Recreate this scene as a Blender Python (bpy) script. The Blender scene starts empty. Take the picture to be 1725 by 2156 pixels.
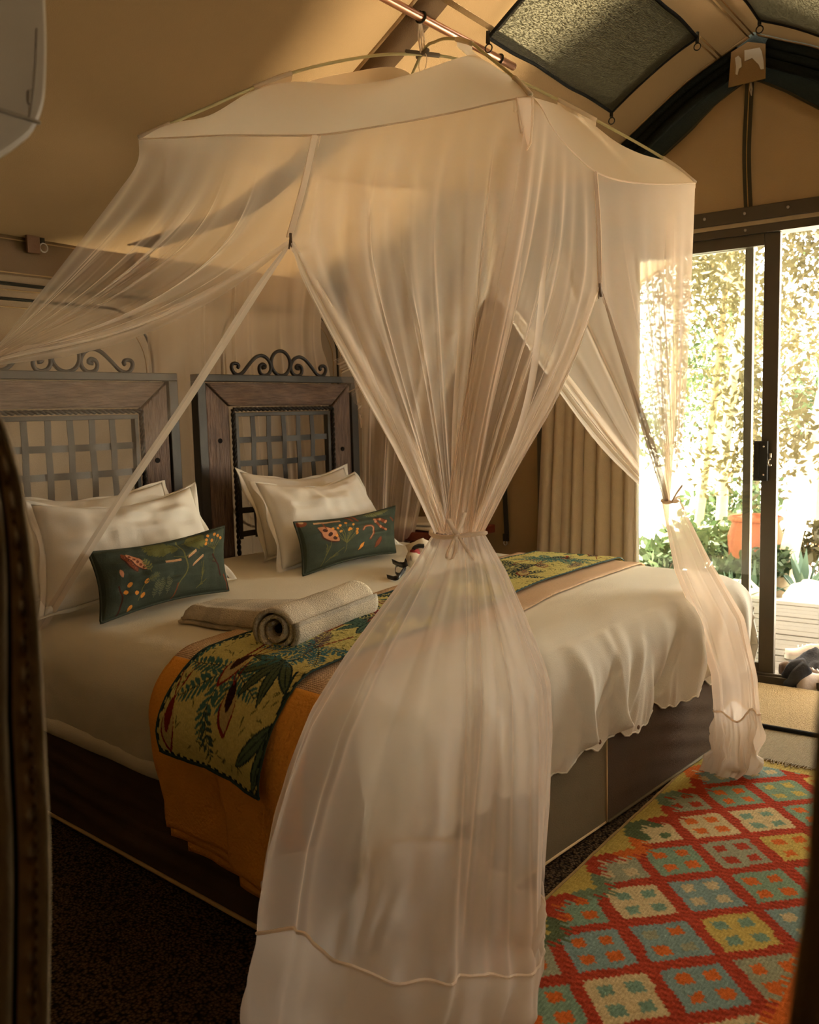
import bpy, math, random
import numpy as np
from mathutils import Matrix, Vector, noise as mnoise

# ---------------------------------------------------------------- camera
sc = bpy.context.scene
FPX = 1936.2; PIT = .10543; ROL = -.02545; YB = .7278; YT = .6323
CAM = np.array([-1.325, -1.344, 1.25])          # world = bed frame: x across the beds, y towards the headboards
def _c2w(v):
    x, y, z = v
    cr, sr = math.cos(ROL), math.sin(ROL)
    X = x*cr + y*sr; Y = -x*sr + y*cr
    cp, sp = math.cos(PIT), math.sin(PIT)
    u = -Y*cp - z*sp; d = z*cp - Y*sp
    s, k = math.sin(YB), math.cos(YB)
    return np.array([X*s + d*k, -X*k + d*s, u])
R_, D_, F_ = _c2w((1, 0, 0)), _c2w((0, 1, 0)), _c2w((0, 0, 1))
cd = bpy.data.cameras.new('camera'); cam = bpy.data.objects.new('camera', cd)
sc.collection.objects.link(cam); sc.camera = cam
cd.sensor_fit = 'HORIZONTAL'; cd.sensor_width = 36.0; cd.lens = 36.0*FPX/1725.0
cd.clip_start = .05; cd.clip_end = 200
m = Matrix.Identity(4)
for i in range(3):
    m[i][0] = R_[i]; m[i][1] = -D_[i]; m[i][2] = -F_[i]; m[i][3] = CAM[i]
cam.matrix_world = m
cd.dof.use_dof = True; cd.dof.focus_distance = 2.6; cd.dof.aperture_fstop = 9.0

# ---------------------------------------------------------------- world, sun, exposure
sc.view_settings.view_transform = 'Standard'; sc.view_settings.look = 'None'
sc.view_settings.exposure = 0.97; sc.view_settings.gamma = 1.0; sc.view_settings.use_curve_mapping = False
sc.cycles.transparent_max_bounces = 40
sc.cycles.max_bounces = 10; sc.cycles.diffuse_bounces = 5; sc.cycles.transmission_bounces = 8
sc.cycles.sample_clamp_indirect = 6.0
sc.cycles.use_denoising = True
w = bpy.data.worlds.new('sky'); sc.world = w; w.use_nodes = True
nt = w.node_tree; bg = nt.nodes['Background']
bg.inputs[0].default_value = (1.0, .96, .86, 1); bg.inputs[1].default_value = 6.0
TH = YB - YT
tX = np.array([math.cos(TH), math.sin(TH), 0]); tY = np.array([-math.sin(TH), math.cos(TH), 0]); ZZ = np.array([0, 0, 1.0])
def W(x, y, z): return tX*x + tY*y + ZZ*z         # tent frame -> world
sd = bpy.data.lights.new('sun', 'SUN'); sun = bpy.data.objects.new('sun', sd); sc.collection.objects.link(sun)
sd.energy = 90.0; sd.angle = .05; sd.color = (1.0, .95, .85)
sundir = -W(.25, .55, 0) - ZZ*1.0                  # light travels this way: the sun stands high behind the headboard side
sun.rotation_euler = Vector(sundir).to_track_quat('-Z', 'Y').to_euler()
def portal(name, c, ax, ay, az, sx, sy):           # marks an opening for the sampler, gives no light of its own; shines along -az
    pd = bpy.data.lights.new(name, 'AREA'); o = bpy.data.objects.new(name, pd); sc.collection.objects.link(o)
    pd.shape = 'RECTANGLE'; pd.size = sx; pd.size_y = sy; pd.cycles.is_portal = True; pm = Matrix.Identity(4)
    for i in range(3): pm[i][0] = ax[i]; pm[i][1] = ay[i]; pm[i][2] = az[i]; pm[i][3] = c[i]
    o.matrix_world = pm
portal('door_portal', W(2.9, 0, 1.0), tY, ZZ, tX, 1.95, 2.0)
portal('window_portal', W(.15, -2.22, 1.45), -tX, ZZ, -tY, 1.9, .68)

# ---------------------------------------------------------------- helpers
def ray(px, py): return ((px-862.5)*R_ + (py-1078)*D_)/FPX + F_
def onplane(px, py, n, p):
    d = ray(px, py); n = np.asarray(n, float); return CAM + d*(np.dot(n, np.asarray(p)-CAM)/np.dot(n, d))
def atX(px, py, x): return onplane(px, py, (1, 0, 0), (x, 0, 0))
def atY(px, py, y): return onplane(px, py, (0, 1, 0), (0, y, 0))
def atZ(px, py, z): return onplane(px, py, (0, 0, 1), (0, 0, z))
def atTX(px, py, x): return onplane(px, py, tX, tX*x)
def atTY(px, py, y): return onplane(px, py, tY, tY*y)
def atD(px, py, d): return CAM + ray(px, py)*d
def depth(P): return float(np.dot(np.asarray(P)-CAM, F_))
def T(P): P = np.asarray(P, float); return np.array([P@tX, P@tY, P[2]])

rng = random.Random(7)
ORG = {}
def tag(o, label=None, cat=None, group=None, kind=None):
    if label: o['label'] = label
    if cat: o['category'] = cat
    if group: o['group'] = group
    if kind: o['kind'] = kind
    return o
def empty(name, loc, label=None, cat=None, group=None, kind=None):
    o = bpy.data.objects.new(name, None); sc.collection.objects.link(o)
    o.empty_display_size = .05
    o.location = Vector(loc); ORG[o.name] = np.array(loc, float)
    return tag(o, label, cat, group, kind)
def link(name, me, parent=None, org=(0, 0, 0)):
    o = bpy.data.objects.new(name, me); sc.collection.objects.link(o)
    org = np.array(org, float); ORG[o.name] = org
    if parent is None: o.location = Vector(org)
    else:
        o.parent = parent; o.location = Vector(org - ORG[parent.name])
    return o
class MB:
    def __init__(s): s.v = []; s.f = []; s.mi = []
    def add(s, vs, fs, mi=0):
        b = len(s.v); s.v.extend([tuple(map(float, p)) for p in vs]); s.f.extend([tuple(i+b for i in f) for f in fs]); s.mi.extend([mi]*len(fs)); return s
    def box(s, o, ax, ay, az, mi=0):     # corner o, three edge vectors
        o, ax, ay, az = map(lambda q: np.asarray(q, float), (o, ax, ay, az))
        vs = [o, o+ax, o+ax+ay, o+ay, o+az, o+ax+az, o+ax+ay+az, o+ay+az]
        return s.add(vs, [(0, 3, 2, 1), (4, 5, 6, 7), (0, 1, 5, 4), (1, 2, 6, 5), (2, 3, 7, 6), (3, 0, 4, 7)], mi)
    def tbox(s, x0, x1, y0, y1, z0, z1, mi=0):   # box in the tent frame
        return s.box(W(x0, y0, z0), tX*(x1-x0), tY*(y1-y0), ZZ*(z1-z0), mi)
    def tube(s, path, r, n=8, mi=0, closed=False):
        P = [np.asarray(p, float) for p in path]; k = len(P)
        rs = r if hasattr(r, '__len__') else [r]*k
        vs = []; up = np.array([.12, .31, .95])
        for i in range(k):
            a = P[(i-1) % k] if (i > 0 or closed) else P[i]; b = P[(i+1) % k] if (i < k-1 or closed) else P[i]
            t = b-a; t = t/(np.linalg.norm(t)+1e-9)
            u = up - t*np.dot(up, t)
            if np.linalg.norm(u) < .05: u = np.array([1.0, 0, 0]) - t*t[0]
            u /= np.linalg.norm(u); up = u; w_ = np.cross(t, u)
            for j in range(n):
                an = 2*math.pi*j/n; vs.append(P[i] + rs[i]*(u*math.cos(an)+w_*math.sin(an)))
        fs = []
        for i in range(k if closed else k-1):
            i2 = (i+1) % k
            for j in range(n):
                j2 = (j+1) % n; fs.append((i*n+j, i*n+j2, i2*n+j2, i2*n+j))
        if not closed: fs += [tuple(range(n))[::-1], tuple(range((k-1)*n, k*n))]
        return s.add(vs, fs, mi)
    def grid(s, P, mi=0, closed=False):
        nu, nv = P.shape[:2]; idx = lambda i, j: (i % nu)*nv+j
        return s.add(P.reshape(-1, 3), [(idx(i, j), idx(i+1, j), idx(i+1, j+1), idx(i, j+1)) for i in range(nu if closed else nu-1) for j in range(nv-1)], mi)
    def prism(s, poly, ext, mi=0):       # planar polygon (3-D points) extruded by a vector
        n = len(poly); ext = np.asarray(ext, float); vs = [np.asarray(p, float) for p in poly]; vs += [p+ext for p in vs]
        fs = [tuple(range(n))[::-1], tuple(range(n, 2*n))] + [(i, (i+1) % n, (i+1) % n+n, i+n) for i in range(n)]
        return s.add(vs, fs, mi)
    def ball(s, c, rx, ry=None, rz=None, n=10, mi=0, ax=None, wob=0, sd=0):
        ry = ry or rx; rz = rz or rx; ax = ax or (np.array([1., 0, 0]), np.array([0, 1., 0]), ZZ); c = np.asarray(c, float)
        vs = []; m_ = max(4, n//2+1)
        for i in range(m_+1):
            th = math.pi*i/m_
            for j in range(n):
                ph = 2*math.pi*j/n; d = np.array([math.sin(th)*math.cos(ph), math.sin(th)*math.sin(ph), math.cos(th)])
                k = 1 + (wob*mnoise.noise(Vector(d*1.7+sd)) if wob else 0)
                vs.append(c + k*(ax[0]*d[0]*rx + ax[1]*d[1]*ry + ax[2]*d[2]*rz))
        return s.add(vs, [(i*n+j, (i+1)*n+j, (i+1)*n+(j+1) % n, i*n+(j+1) % n) for i in range(m_) for j in range(n)], mi)
    def build(s, name, mats, parent=None, smooth=False, bevel=0, org=None, solid=0):
        v = np.array(s.v)
        if org is None: org = ORG[parent.name] if parent else np.array([(v[:, 0].min()+v[:, 0].max())/2, (v[:, 1].min()+v[:, 1].max())/2, v[:, 2].min()])
        me = bpy.data.meshes.new(name); me.from_pydata((v-org).tolist(), [], s.f)
        for q in (mats if isinstance(mats, (list, tuple)) else [mats]): me.materials.append(q)
        if any(s.mi): me.polygons.foreach_set('material_index', s.mi)
        if smooth: me.polygons.foreach_set('use_smooth', [True]*len(me.polygons))
        me.update()
        o = link(name, me, parent, org)
        if solid:
            q = o.modifiers.new('thick', 'SOLIDIFY'); q.thickness = solid; q.offset = 0
        if bevel:
            b = o.modifiers.new('soft', 'BEVEL'); b.width = bevel; b.segments = 2; b.limit_method = 'ANGLE'
        return o
def gridobj(name, P, mats, parent=None, closed=False, col=None, matrow=None, solid=0, org=None):
    """A sheet given as an array of points, one mesh; col = colour per vertex; matrow = material index per column."""
    P = np.asarray(P, float); nu, nv = P.shape[:2]
    if org is None: org = ORG[parent.name] if parent else np.array([*(P.reshape(-1, 3).min(0)+P.reshape(-1, 3).max(0))[:2]/2, P[..., 2].min()])
    I = np.arange(nu*nv).reshape(nu, nv)
    if closed: I = np.vstack([I, I[:1]])
    q = np.stack([I[:-1, :-1], I[1:, :-1], I[1:, 1:], I[:-1, 1:]], -1).reshape(-1, 4)
    me = bpy.data.meshes.new(name); nf = len(q)
    me.vertices.add(nu*nv); me.vertices.foreach_set('co', (P.reshape(-1, 3)-org).ravel())
    me.loops.add(nf*4); me.loops.foreach_set('vertex_index', q.ravel().astype(np.int32))
    me.polygons.add(nf); me.polygons.foreach_set('loop_start', np.arange(0, nf*4, 4, dtype=np.int32))
    me.polygons.foreach_set('loop_total', np.full(nf, 4, dtype=np.int32))
    me.polygons.foreach_set('use_smooth', np.ones(nf, dtype=bool))
    for k in (mats if isinstance(mats, (list, tuple)) else [mats]): me.materials.append(k)
    if matrow is not None:
        me.polygons.foreach_set('material_index', np.tile(np.asarray(matrow, dtype=np.int32)[:nv-1], nf//(nv-1)))
    me.update(calc_edges=True)
    if col is not None:
        a = me.color_attributes.new('dye', 'FLOAT_COLOR', 'POINT')
        c = np.ones((nu*nv, 4), dtype=np.float32); c[:, :3] = np.asarray(col).reshape(-1, 3); a.data.foreach_set('color', c.ravel())
    o = link(name, me, parent, org)
    if solid:
        s_ = o.modifiers.new('thick', 'SOLIDIFY'); s_.thickness = solid; s_.offset = -1
    return o
def spline(pts, n):
    """Catmull-Rom through pts, n points at even arc length."""
    P = np.array([np.asarray(p, float) for p in pts])
    if len(P) == 2: return P[0] + (P[1]-P[0])*np.linspace(0, 1, n)[:, None]
    Q = np.vstack([2*P[0]-P[1], P, 2*P[-1]-P[-2]]); out = []
    for i in range(1, len(Q)-2):
        p0, p1, p2, p3 = Q[i-1:i+3]; t = np.linspace(0, 1, 24, endpoint=False)[:, None]
        out.append(.5*(2*p1 + (p2-p0)*t + (2*p0-5*p1+4*p2-p3)*t*t + (3*p1-p0-3*p2+p3)*t**3))
    D = np.vstack(out + [P[-1:]]); L = np.r_[0, np.cumsum(np.linalg.norm(np.diff(D, axis=0), axis=1))]
    s = np.linspace(0, L[-1], n); return np.stack([np.interp(s, L, D[:, k]) for k in range(D.shape[1])], 1)
def pathpx(pts, P0, P1, n=12):
    """Curve seen along pixel points, running in depth from P0 to P1 (both real points)."""
    d0, d1 = depth(P0), depth(P1); a = np.array(pts, float); L = np.r_[0, np.cumsum(np.hypot(*np.diff(a, axis=0).T))]; L /= L[-1]
    mid = [atD(p[0], p[1], 1/((1-l)/d0 + l/d1)) for p, l in zip(pts, L)]
    return spline(mid, n)

# ---------------------------------------------------------------- materials
def lin(r, g, b): return tuple(((c/255)/12.92 if c <= 10.3 else ((c/255+.055)/1.055)**2.4) for c in (r, g, b))
def mat(name, col, rough=.8, var=.12, vs=6.0, bump=.0, bs=80.0, trans=0.0, transcol=None, spec=.2, metal=0.0, stretch=(1, 1, 1), dye=False, col2=None, weave=0):
    mt = bpy.data.materials.new(name); mt.use_nodes = True; n = mt.node_tree.nodes; l = mt.node_tree.links
    p = n['Principled BSDF']; out = n['Material Output']; p.inputs['Roughness'].default_value = rough; p.inputs['Metallic'].default_value = metal
    p.inputs['Specular IOR Level'].default_value = spec
    tc = n.new('ShaderNodeTexCoord'); mp = n.new('ShaderNodeMapping'); mp.inputs['Scale'].default_value = stretch; l.new(tc.outputs['Object'], mp.inputs['Vector'])
    nz = n.new('ShaderNodeTexNoise'); nz.inputs['Scale'].default_value = vs; nz.inputs['Detail'].default_value = 5; l.new(mp.outputs[0], nz.inputs['Vector'])
    mx = n.new('ShaderNodeMix'); mx.data_type = 'RGBA'; l.new(nz.outputs['Fac'], mx.inputs[0])
    if dye:
        at = n.new('ShaderNodeAttribute'); at.attribute_name = 'dye'; br = n.new('ShaderNodeBrightContrast')
        mm = n.new('ShaderNodeMix'); mm.data_type = 'RGBA'; mm.blend_type = 'MULTIPLY'; mm.inputs[0].default_value = 1
        mx.inputs[6].default_value = (1-var,)*3+(1,); mx.inputs[7].default_value = (1+var,)*3+(1,)
        l.new(at.outputs['Color'], mm.inputs[6]); l.new(mx.outputs[2], mm.inputs[7]); csock = mm.outputs[2]
    else:
        c2 = col2 or tuple(min(1, c*(1+var)) for c in col); c1 = tuple(c*(1-var) for c in col) if not col2 else col
        mx.inputs[6].default_value = (*c1, 1); mx.inputs[7].default_value = (*c2, 1); csock = mx.outputs[2]
    l.new(csock, p.inputs['Base Color'])
    if bump:
        if weave:
            w1 = n.new('ShaderNodeTexWave'); w1.inputs['Scale'].default_value = bs; w1.bands_direction = 'X'; w1.inputs['Distortion'].default_value = 1.5
            w2 = n.new('ShaderNodeTexWave'); w2.inputs['Scale'].default_value = bs; w2.bands_direction = 'Y' if weave == 1 else 'Z'; w2.inputs['Distortion'].default_value = 1.5
            l.new(mp.outputs[0], w1.inputs['Vector']); l.new(mp.outputs[0], w2.inputs['Vector'])
            b2 = n.new('ShaderNodeMath'); b2.operation = 'MULTIPLY'; l.new(w1.outputs['Fac'], b2.inputs[0]); l.new(w2.outputs['Fac'], b2.inputs[1]); hs = b2.outputs[0]
        else:
            b2 = n.new('ShaderNodeTexNoise'); b2.inputs['Scale'].default_value = bs; b2.inputs['Detail'].default_value = 6; l.new(mp.outputs[0], b2.inputs['Vector']); hs = b2.outputs['Fac']
        bp = n.new('ShaderNodeBump'); bp.inputs['Strength'].default_value = bump; bp.inputs['Distance'].default_value = .01; l.new(hs, bp.inputs['Height']); l.new(bp.outputs[0], p.inputs['Normal'])
    if trans:
        t = n.new('ShaderNodeBsdfTranslucent'); 
        if transcol: t.inputs[0].default_value = (*transcol, 1)
        else: l.new(csock, t.inputs[0])
        ms = n.new('ShaderNodeMixShader'); ms.inputs[0].default_value = trans
        l.new(p.outputs[0], ms.inputs[1]); l.new(t.outputs[0], ms.inputs[2]); l.new(ms.outputs[0], out.inputs[0])
    return mt
def netmat(name, col, cover, thread=0):
    """Netting: threads cover part of the area; seen along the weave the same threads cover more."""
    mt = bpy.data.materials.new(name); mt.use_nodes = True; n = mt.node_tree.nodes; l = mt.node_tree.links
    n.remove(n['Principled BSDF']); out = n['Material Output']
    d = n.new('ShaderNodeBsdfDiffuse'); d.inputs[0].default_value = (*col, 1); t = n.new('ShaderNodeBsdfTranslucent'); t.inputs[0].default_value = (*col, 1)
    m1 = n.new('ShaderNodeMixShader'); m1.inputs[0].default_value = .55; l.new(d.outputs[0], m1.inputs[1]); l.new(t.outputs[0], m1.inputs[2])
    g = n.new('ShaderNodeNewGeometry'); dt = n.new('ShaderNodeVectorMath'); dt.operation = 'DOT_PRODUCT'; l.new(g.outputs['Normal'], dt.inputs[0]); l.new(g.outputs['Incoming'], dt.inputs[1])
    ab = n.new('ShaderNodeMath'); ab.operation = 'ABSOLUTE'; l.new(dt.outputs['Value'], ab.inputs[0])
    mxm = n.new('ShaderNodeMath'); mxm.operation = 'MAXIMUM'; mxm.inputs[1].default_value = .12; l.new(ab.outputs[0], mxm.inputs[0])
    iv = n.new('ShaderNodeMath'); iv.operation = 'DIVIDE'; iv.inputs[0].default_value = 1; l.new(mxm.outputs[0], iv.inputs[1])
    pw = n.new('ShaderNodeMath'); pw.operation = 'POWER'; pw.inputs[0].default_value = 1-cover; l.new(iv.outputs[0], pw.inputs[1])
    tr = n.new('ShaderNodeBsdfTransparent'); m2 = n.new('ShaderNodeMixShader'); l.new(pw.outputs[0], m2.inputs[0]); l.new(m1.outputs[0], m2.inputs[1]); l.new(tr.outputs[0], m2.inputs[2])
    l.new(m2.outputs[0], out.inputs[0]); return mt
M = {}
M['canvas'] = mat('tent_canvas', (.165, .10, .048), .9, .10, 2.5, .25, 260, trans=.0150, transcol=(.62, .36, .135), spec=.1)
M['canvas_wall'] = mat('wall_canvas', (.205, .138, .076), .9, .10, 2.5, .25, 260, trans=.004, transcol=(.62, .44, .25), spec=.1)
M['canvas_dark'] = mat('gable_canvas', (.36, .235, .105), .9, .16, 3, .2, 200, trans=.008, spec=.1)
M['awning'] = mat('awning_canvas', (.66, .56, .40), .9, .08, 3, .2, 200, trans=.02, transcol=(.75, .64, .46), spec=.1)
M['canvas_low'] = mat('gable_canvas_lower', (.30, .19, .085), .9, .16, 3, .2, 200, spec=.08)
M['seam'] = mat('canvas_seam', (.40, .26, .12), .9, .1, 8, .3, 200, spec=.1)
M['carpet'] = mat('carpet', (.028, .020, .013), .97, .35, 30, 0, spec=.05, col2=(.075, .052, .030))
M['net'] = netmat('mosquito_net', (.94, .83, .71), .30)
M['net2'] = netmat('net_double', (.94, .83, .70), .60)
M['net3'] = netmat('net_gathered', (.86, .72, .58), .46)
M['hem'] = netmat('cotton_hem', (.86, .77, .66), .93)
M['tape'] = netmat('cotton_tape', (.93, .83, .70), .95)
M['top'] = mat('canopy_cotton', (.93, .82, .66), .9, .03, 3, .1, 300, trans=.6, spec=.05)
M['rod'] = mat('fibreglass_rod', (.52, .48, .26), .45, .1, 20, spec=.4)
M['sheet'] = mat('white_cotton', (.82, .79, .68), .85, .03, 4, .15, 220, spec=.1)
M['pillow'] = mat('pillow_cotton', (.85, .82, .74), .85, .02, 4, .12, 200, spec=.1)
M['base'] = mat('bed_base_brown', (.105, .070, .042), .9, .12, 12, .25, 240, spec=.08)
M['base2'] = mat('bed_base_taupe', (.20, .165, .095), .85, .10, 14, .2, 240, spec=.15)
M['piping'] = mat('cream_piping', (.62, .44, .22), .8, .05)
M['blanket'] = mat('peach_blanket', (.93, .44, .085), .95, .08, 14, .5, 120, spec=.05)  # hanging side of the blanket, its shade put into a deeper orange
M['border'] = mat('quilted_peach_border', (.86, .60, .38), .95, .05, 20, .8, 50, spec=.05, weave=1)  # same blanket's lit top as a paler copy, with a quilted weave
M['dye'] = mat('printed_cotton', (1, 1, 1), .9, .08, 60, .35, 90, spec=.08, dye=True)
M['velvet'] = mat('printed_velvet', (1, 1, 1), .8, .06, 30, .15, 200, spec=.12, dye=True)
M['kilim'] = mat('kilim_wool', (1, 1, 1), .97, .16, 55, .5, 150, spec=.03, dye=True, stretch=(.35, 1.6, 1))
M['towel'] = mat('towel_terry', (1, 1, 1), .98, .10, 40, .8, 260, spec=.04, dye=True)
M['dark'] = mat('dark_inside', (.012, .010, .009), .9, .1)  # black standing in for the shade inside holes and hollows
M['iron'] = mat('dark_steel', (.050, .046, .038), .5, .25, 14, .1, 60, spec=.4, metal=.3)
M['iron2'] = mat('black_iron', (.016, .013, .010), .5, .2, 14, .1, 60, spec=.4)
M['wood'] = mat('weathered_wood', (.0, .0, .0), .45, 0, 9, 1.0, 16, spec=.5, stretch=(9, 9, 1.2), col2=(.30, .19, .13))
M['woodh'] = mat('weathered_wood_rail', (.0, .0, .0), .45, 0, 9, 1.0, 16, spec=.5, stretch=(1.2, 9, 9), col2=(.30, .19, .13))
M['redwood'] = mat('red_wood', (.16, .030, .012), .5, .3, 6, .15, 30, spec=.3, stretch=(1, 6, 6))
M['curtain'] = mat('curtain_linen', (.60, .48, .34), .92, .07, 30, .3, 200, trans=.12, spec=.05)
M['lining'] = mat('curtain_lining', (.80, .74, .62), .9, .03, trans=.3, spec=.05)
M['alu'] = mat('bronze_aluminium', (.085, .066, .042), .42, .08, 20, spec=.4, metal=.35)
M['alul'] = mat('bright_track', (.42, .34, .22), .4, .08, 20, spec=.5, metal=.4)
M['screw'] = mat('steel_screw', (.55, .50, .42), .35, .05, spec=.5, metal=.6)
M['copper'] = mat('copper_pipe', (.52, .27, .17), .33, .15, 10, .03, 30, spec=.5, metal=.85)
M['shade'] = mat('shade_net', (.012, .013, .007), .6, .5, 120, 1.0, 90, trans=.013, transcol=(.55, .40, .17), spec=.5, weave=1, col2=(.15, .125, .05))
M['shaded'] = mat('black_gable_net', (.010, .012, .008), .85, .4, 120, .4, 200, trans=.03, spec=.15)
M['webbing'] = mat('dark_webbing', (.030, .027, .018), .8, .1, 30, .2, 200)
M['zip'] = mat('zip_tape', (.060, .050, .028), .85, .1, 30, .2, 200)
M['leather'] = mat('brown_tab', (.20, .11, .060), .7, .1, 30, .2, 100)
M['plastic'] = mat('white_plastic', (.26, .21, .15), .35, .02, 5, spec=.45)
M['plasticd'] = mat('plastic_groove', (.20, .16, .11), .6, .05)
M['tapew'] = mat('white_tape', (.80, .76, .66), .6, .05, 10, .3, 20)
M['coir'] = mat('coir', (.36, .265, .145), .98, .3, 120, .9, 160, spec=.04)
M['jute'] = mat('jute_weave', (.46, .38, .25), .98, .25, 90, .9, 60, spec=.04, weave=1)
M['black'] = mat('black_trim', (.015, .015, .014), .9, .2, 60, .4, 100)
M['deck'] = mat('weathered_deck', (.105, .092, .070), .8, .16, 5, .3, 30, stretch=(14, 1, 1))
M['ground'] = mat('pale_sand', (.72, .66, .55), .95, .12, 4, .4, 14)
M['bark'] = mat('pale_bark', (.55, .44, .30), .9, .35, 9, .6, 20)
M['barkd'] = mat('brown_bark', (.26, .17, .09), .9, .35, 9, .6, 20)
M['leaf'] = mat('dry_leaf', (.060, .050, .020), .7, .5, 3, trans=.35)
M['leafg'] = mat('green_leaf', (.040, .060, .022), .6, .4, 3, trans=.3)
M['agave'] = mat('agave_leaf', (.08, .13, .085), .6, .2, 5, trans=.1)
M['terra'] = mat('terracotta', (.22, .065, .028), .85, .15, 6, .2, 30)
M['rock'] = mat('pale_rock', (.62, .54, .42), .9, .2, 3, .6, 10)
M['cloth_grey'] = mat('charcoal_fleece', (.050, .050, .055), .95, .2, 14, .4, 120, spec=.05)
M['shoe'] = mat('brown_shoe', (.10, .060, .035), .7, .2, 20, .2, 80)
M['shoel'] = mat('pale_shoe', (.60, .50, .42), .7, .1, 20, .2, 80)
M['sole'] = mat('pale_sole', (.66, .60, .48), .7, .05)
M['black_satin'] = mat('black_satin', (.010, .010, .012), .4, .1, spec=.5)
M['red'] = mat('red_lining', (.40, .05, .05), .7, .1)
M['cream'] = mat('cream_cloth', (.76, .68, .54), .9, .05, 10, .2, 100)
M['flap'] = mat('flap_canvas', (.20, .13, .06), .9, .15, 8, .35, 260, spec=.08)
M['flap2'] = mat('flap_canvas_light', (.24, .18, .10), .9, .12, 8, .35, 260, spec=.08)
M['thread'] = mat('stitch_thread', (.05, .028, .012), .9, .1)
sn = M['shade'].node_tree; tn = [x for x in sn.nodes if x.type == 'BSDF_TRANSLUCENT'][0]      # daylight comes through the loops of the knit unevenly
wn = sn.nodes.new('ShaderNodeTexNoise'); wn.inputs['Scale'].default_value = 190; wn.inputs['Detail'].default_value = 2; tcn = sn.nodes.new('ShaderNodeTexCoord'); mpn = sn.nodes.new('ShaderNodeMapping'); mpn.inputs['Scale'].default_value = (.45, 1.5, 1); mpn.inputs['Rotation'].default_value = (0, 0, .0955)
sn.links.new(tcn.outputs['Object'], mpn.inputs[0]); sn.links.new(mpn.outputs[0], wn.inputs['Vector']); rp_ = sn.nodes.new('ShaderNodeValToRGB'); rp_.color_ramp.elements[0].position = .40; rp_.color_ramp.elements[0].color = (.10, .075, .03, 1); rp_.color_ramp.elements[1].position = .66; rp_.color_ramp.elements[1].color = (1, .80, .40, 1)
sn.links.new(wn.outputs['Fac'], rp_.inputs[0]); sn.links.new(rp_.outputs[0], tn.inputs[0])
gm = bpy.data.materials.new('door_glass'); gm.use_nodes = True; n = gm.node_tree.nodes; l = gm.node_tree.links
n.remove(n['Principled BSDF']); gl = n.new('ShaderNodeBsdfGlossy'); gl.inputs[1].default_value = .02; tr = n.new('ShaderNodeBsdfTransparent'); tr.inputs[0].default_value = (.95, .96, .93, 1)
fr = n.new('ShaderNodeFresnel'); fr.inputs[0].default_value = 1.45; ms = n.new('ShaderNodeMixShader'); l.new(fr.outputs[0], ms.inputs[0]); l.new(tr.outputs[0], ms.inputs[1]); l.new(gl.outputs[0], ms.inputs[2]); l.new(ms.outputs[0], n['Material Output'].inputs[0]); M['glass'] = gm
# carpet loops
cm = M['carpet']; n = cm.node_tree.nodes; l = cm.node_tree.links
vo = n.new('ShaderNodeTexVoronoi'); vo.inputs['Scale'].default_value = 130; tc = n.new('ShaderNodeTexCoord'); l.new(tc.outputs['Object'], vo.inputs['Vector'])
cr = n.new('ShaderNodeValToRGB'); cr.color_ramp.elements[0].color = (.19, .125, .065, 1); cr.color_ramp.elements[1].color = (.018, .012, .008, 1); cr.color_ramp.elements[1].position = .75
l.new(vo.outputs['Distance'], cr.inputs[0]); l.new(cr.outputs[0], n['Principled BSDF'].inputs['Base Color'])
bp = n.new('ShaderNodeBump'); bp.invert = True; bp.inputs['Strength'].default_value = .8; bp.inputs['Distance'].default_value = .006; l.new(vo.outputs['Distance'], bp.inputs['Height']); l.new(bp.outputs[0], n['Principled BSDF'].inputs['Normal'])

# ================================================================ the tent
GX = 2.795; WY = 2.19; BX = -1.10
_rp = spline([(0, 2.845), (.12, 2.788), (.30, 2.700), (.60, 2.500), (.9, 2.315), (1.13, 2.165), (1.4, 2.055), (1.7, 2.015), (2.19, 1.975), (2.30, 1.965)], 60)
def roofz(y): return float(np.interp(abs(y), _rp[:, 0], _rp[:, 1]))
def nz3(p, s=1.0, o=0.0): return mnoise.noise(Vector((p[0]*s+o, p[1]*s-o*.7, p[2]*s+o*.3)))

mb = MB(); mb.tbox(-3.2, GX+.08, -2.6, 2.6, -.06, 0); tag(mb.build('floor', M['carpet'], org=(0, 0, 0)), kind='structure')
# roof canvas
ys = np.concatenate([-_rp[::-1, 0], _rp[1:, 0]]); xs = np.linspace(-3.2, GX, 90)
P = np.zeros((len(xs), len(ys), 3))
for i, x in enumerate(xs):
    for j, y in enumerate(ys):
        d = .012*nz3((x, y, 0), 1.3) + .006*nz3((x, y, 3), 4)
        P[i, j] = W(x, y, roofz(y) + d*min(1, abs(y)*4)*min(1, (GX-x)*3))
q = MB(); q.grid(P); nv_ = len(ys)      # the roof is cut away where the two shade nets cover its ventilation openings
q.f = [f for f in q.f if not (1.43 < xs[f[0]//nv_] and xs[f[1]//nv_] < 2.45 and .125 < min(abs(ys[f[0] % nv_]), abs(ys[f[3] % nv_])) and max(abs(ys[f[0] % nv_]), abs(ys[f[3] % nv_])) < .51)]; q.mi = [0]*len(q.f)
ceil = tag(q.build('ceiling', M['canvas'], smooth=True, org=(0, 0, 0)), kind='structure')
def roofband(name, x0, x1, y0, y1, m, lift=.006, n=24, skew=0):
    P = np.array([[W(x+skew*t, y0+(y1-y0)*t, roofz(y0+(y1-y0)*t)-lift) for t in np.linspace(0, 1, n)] for x in (x0, x1)])
    return gridobj(name, P, m, ceil, solid=.003)
roofband('seam_band', 1.015, 1.03, .10, 2.0, M['seam'], .014)
roofband('seam_band', 1.03, 1.16, .12, 2.0, M['canvas'], .010)
roofband('seam_band', -.36, -.345, .10, 2.0, M['seam'], .014)
roofband('seam_band', 2.50, GX, .128, .136, M['seam'], .012)
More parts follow.
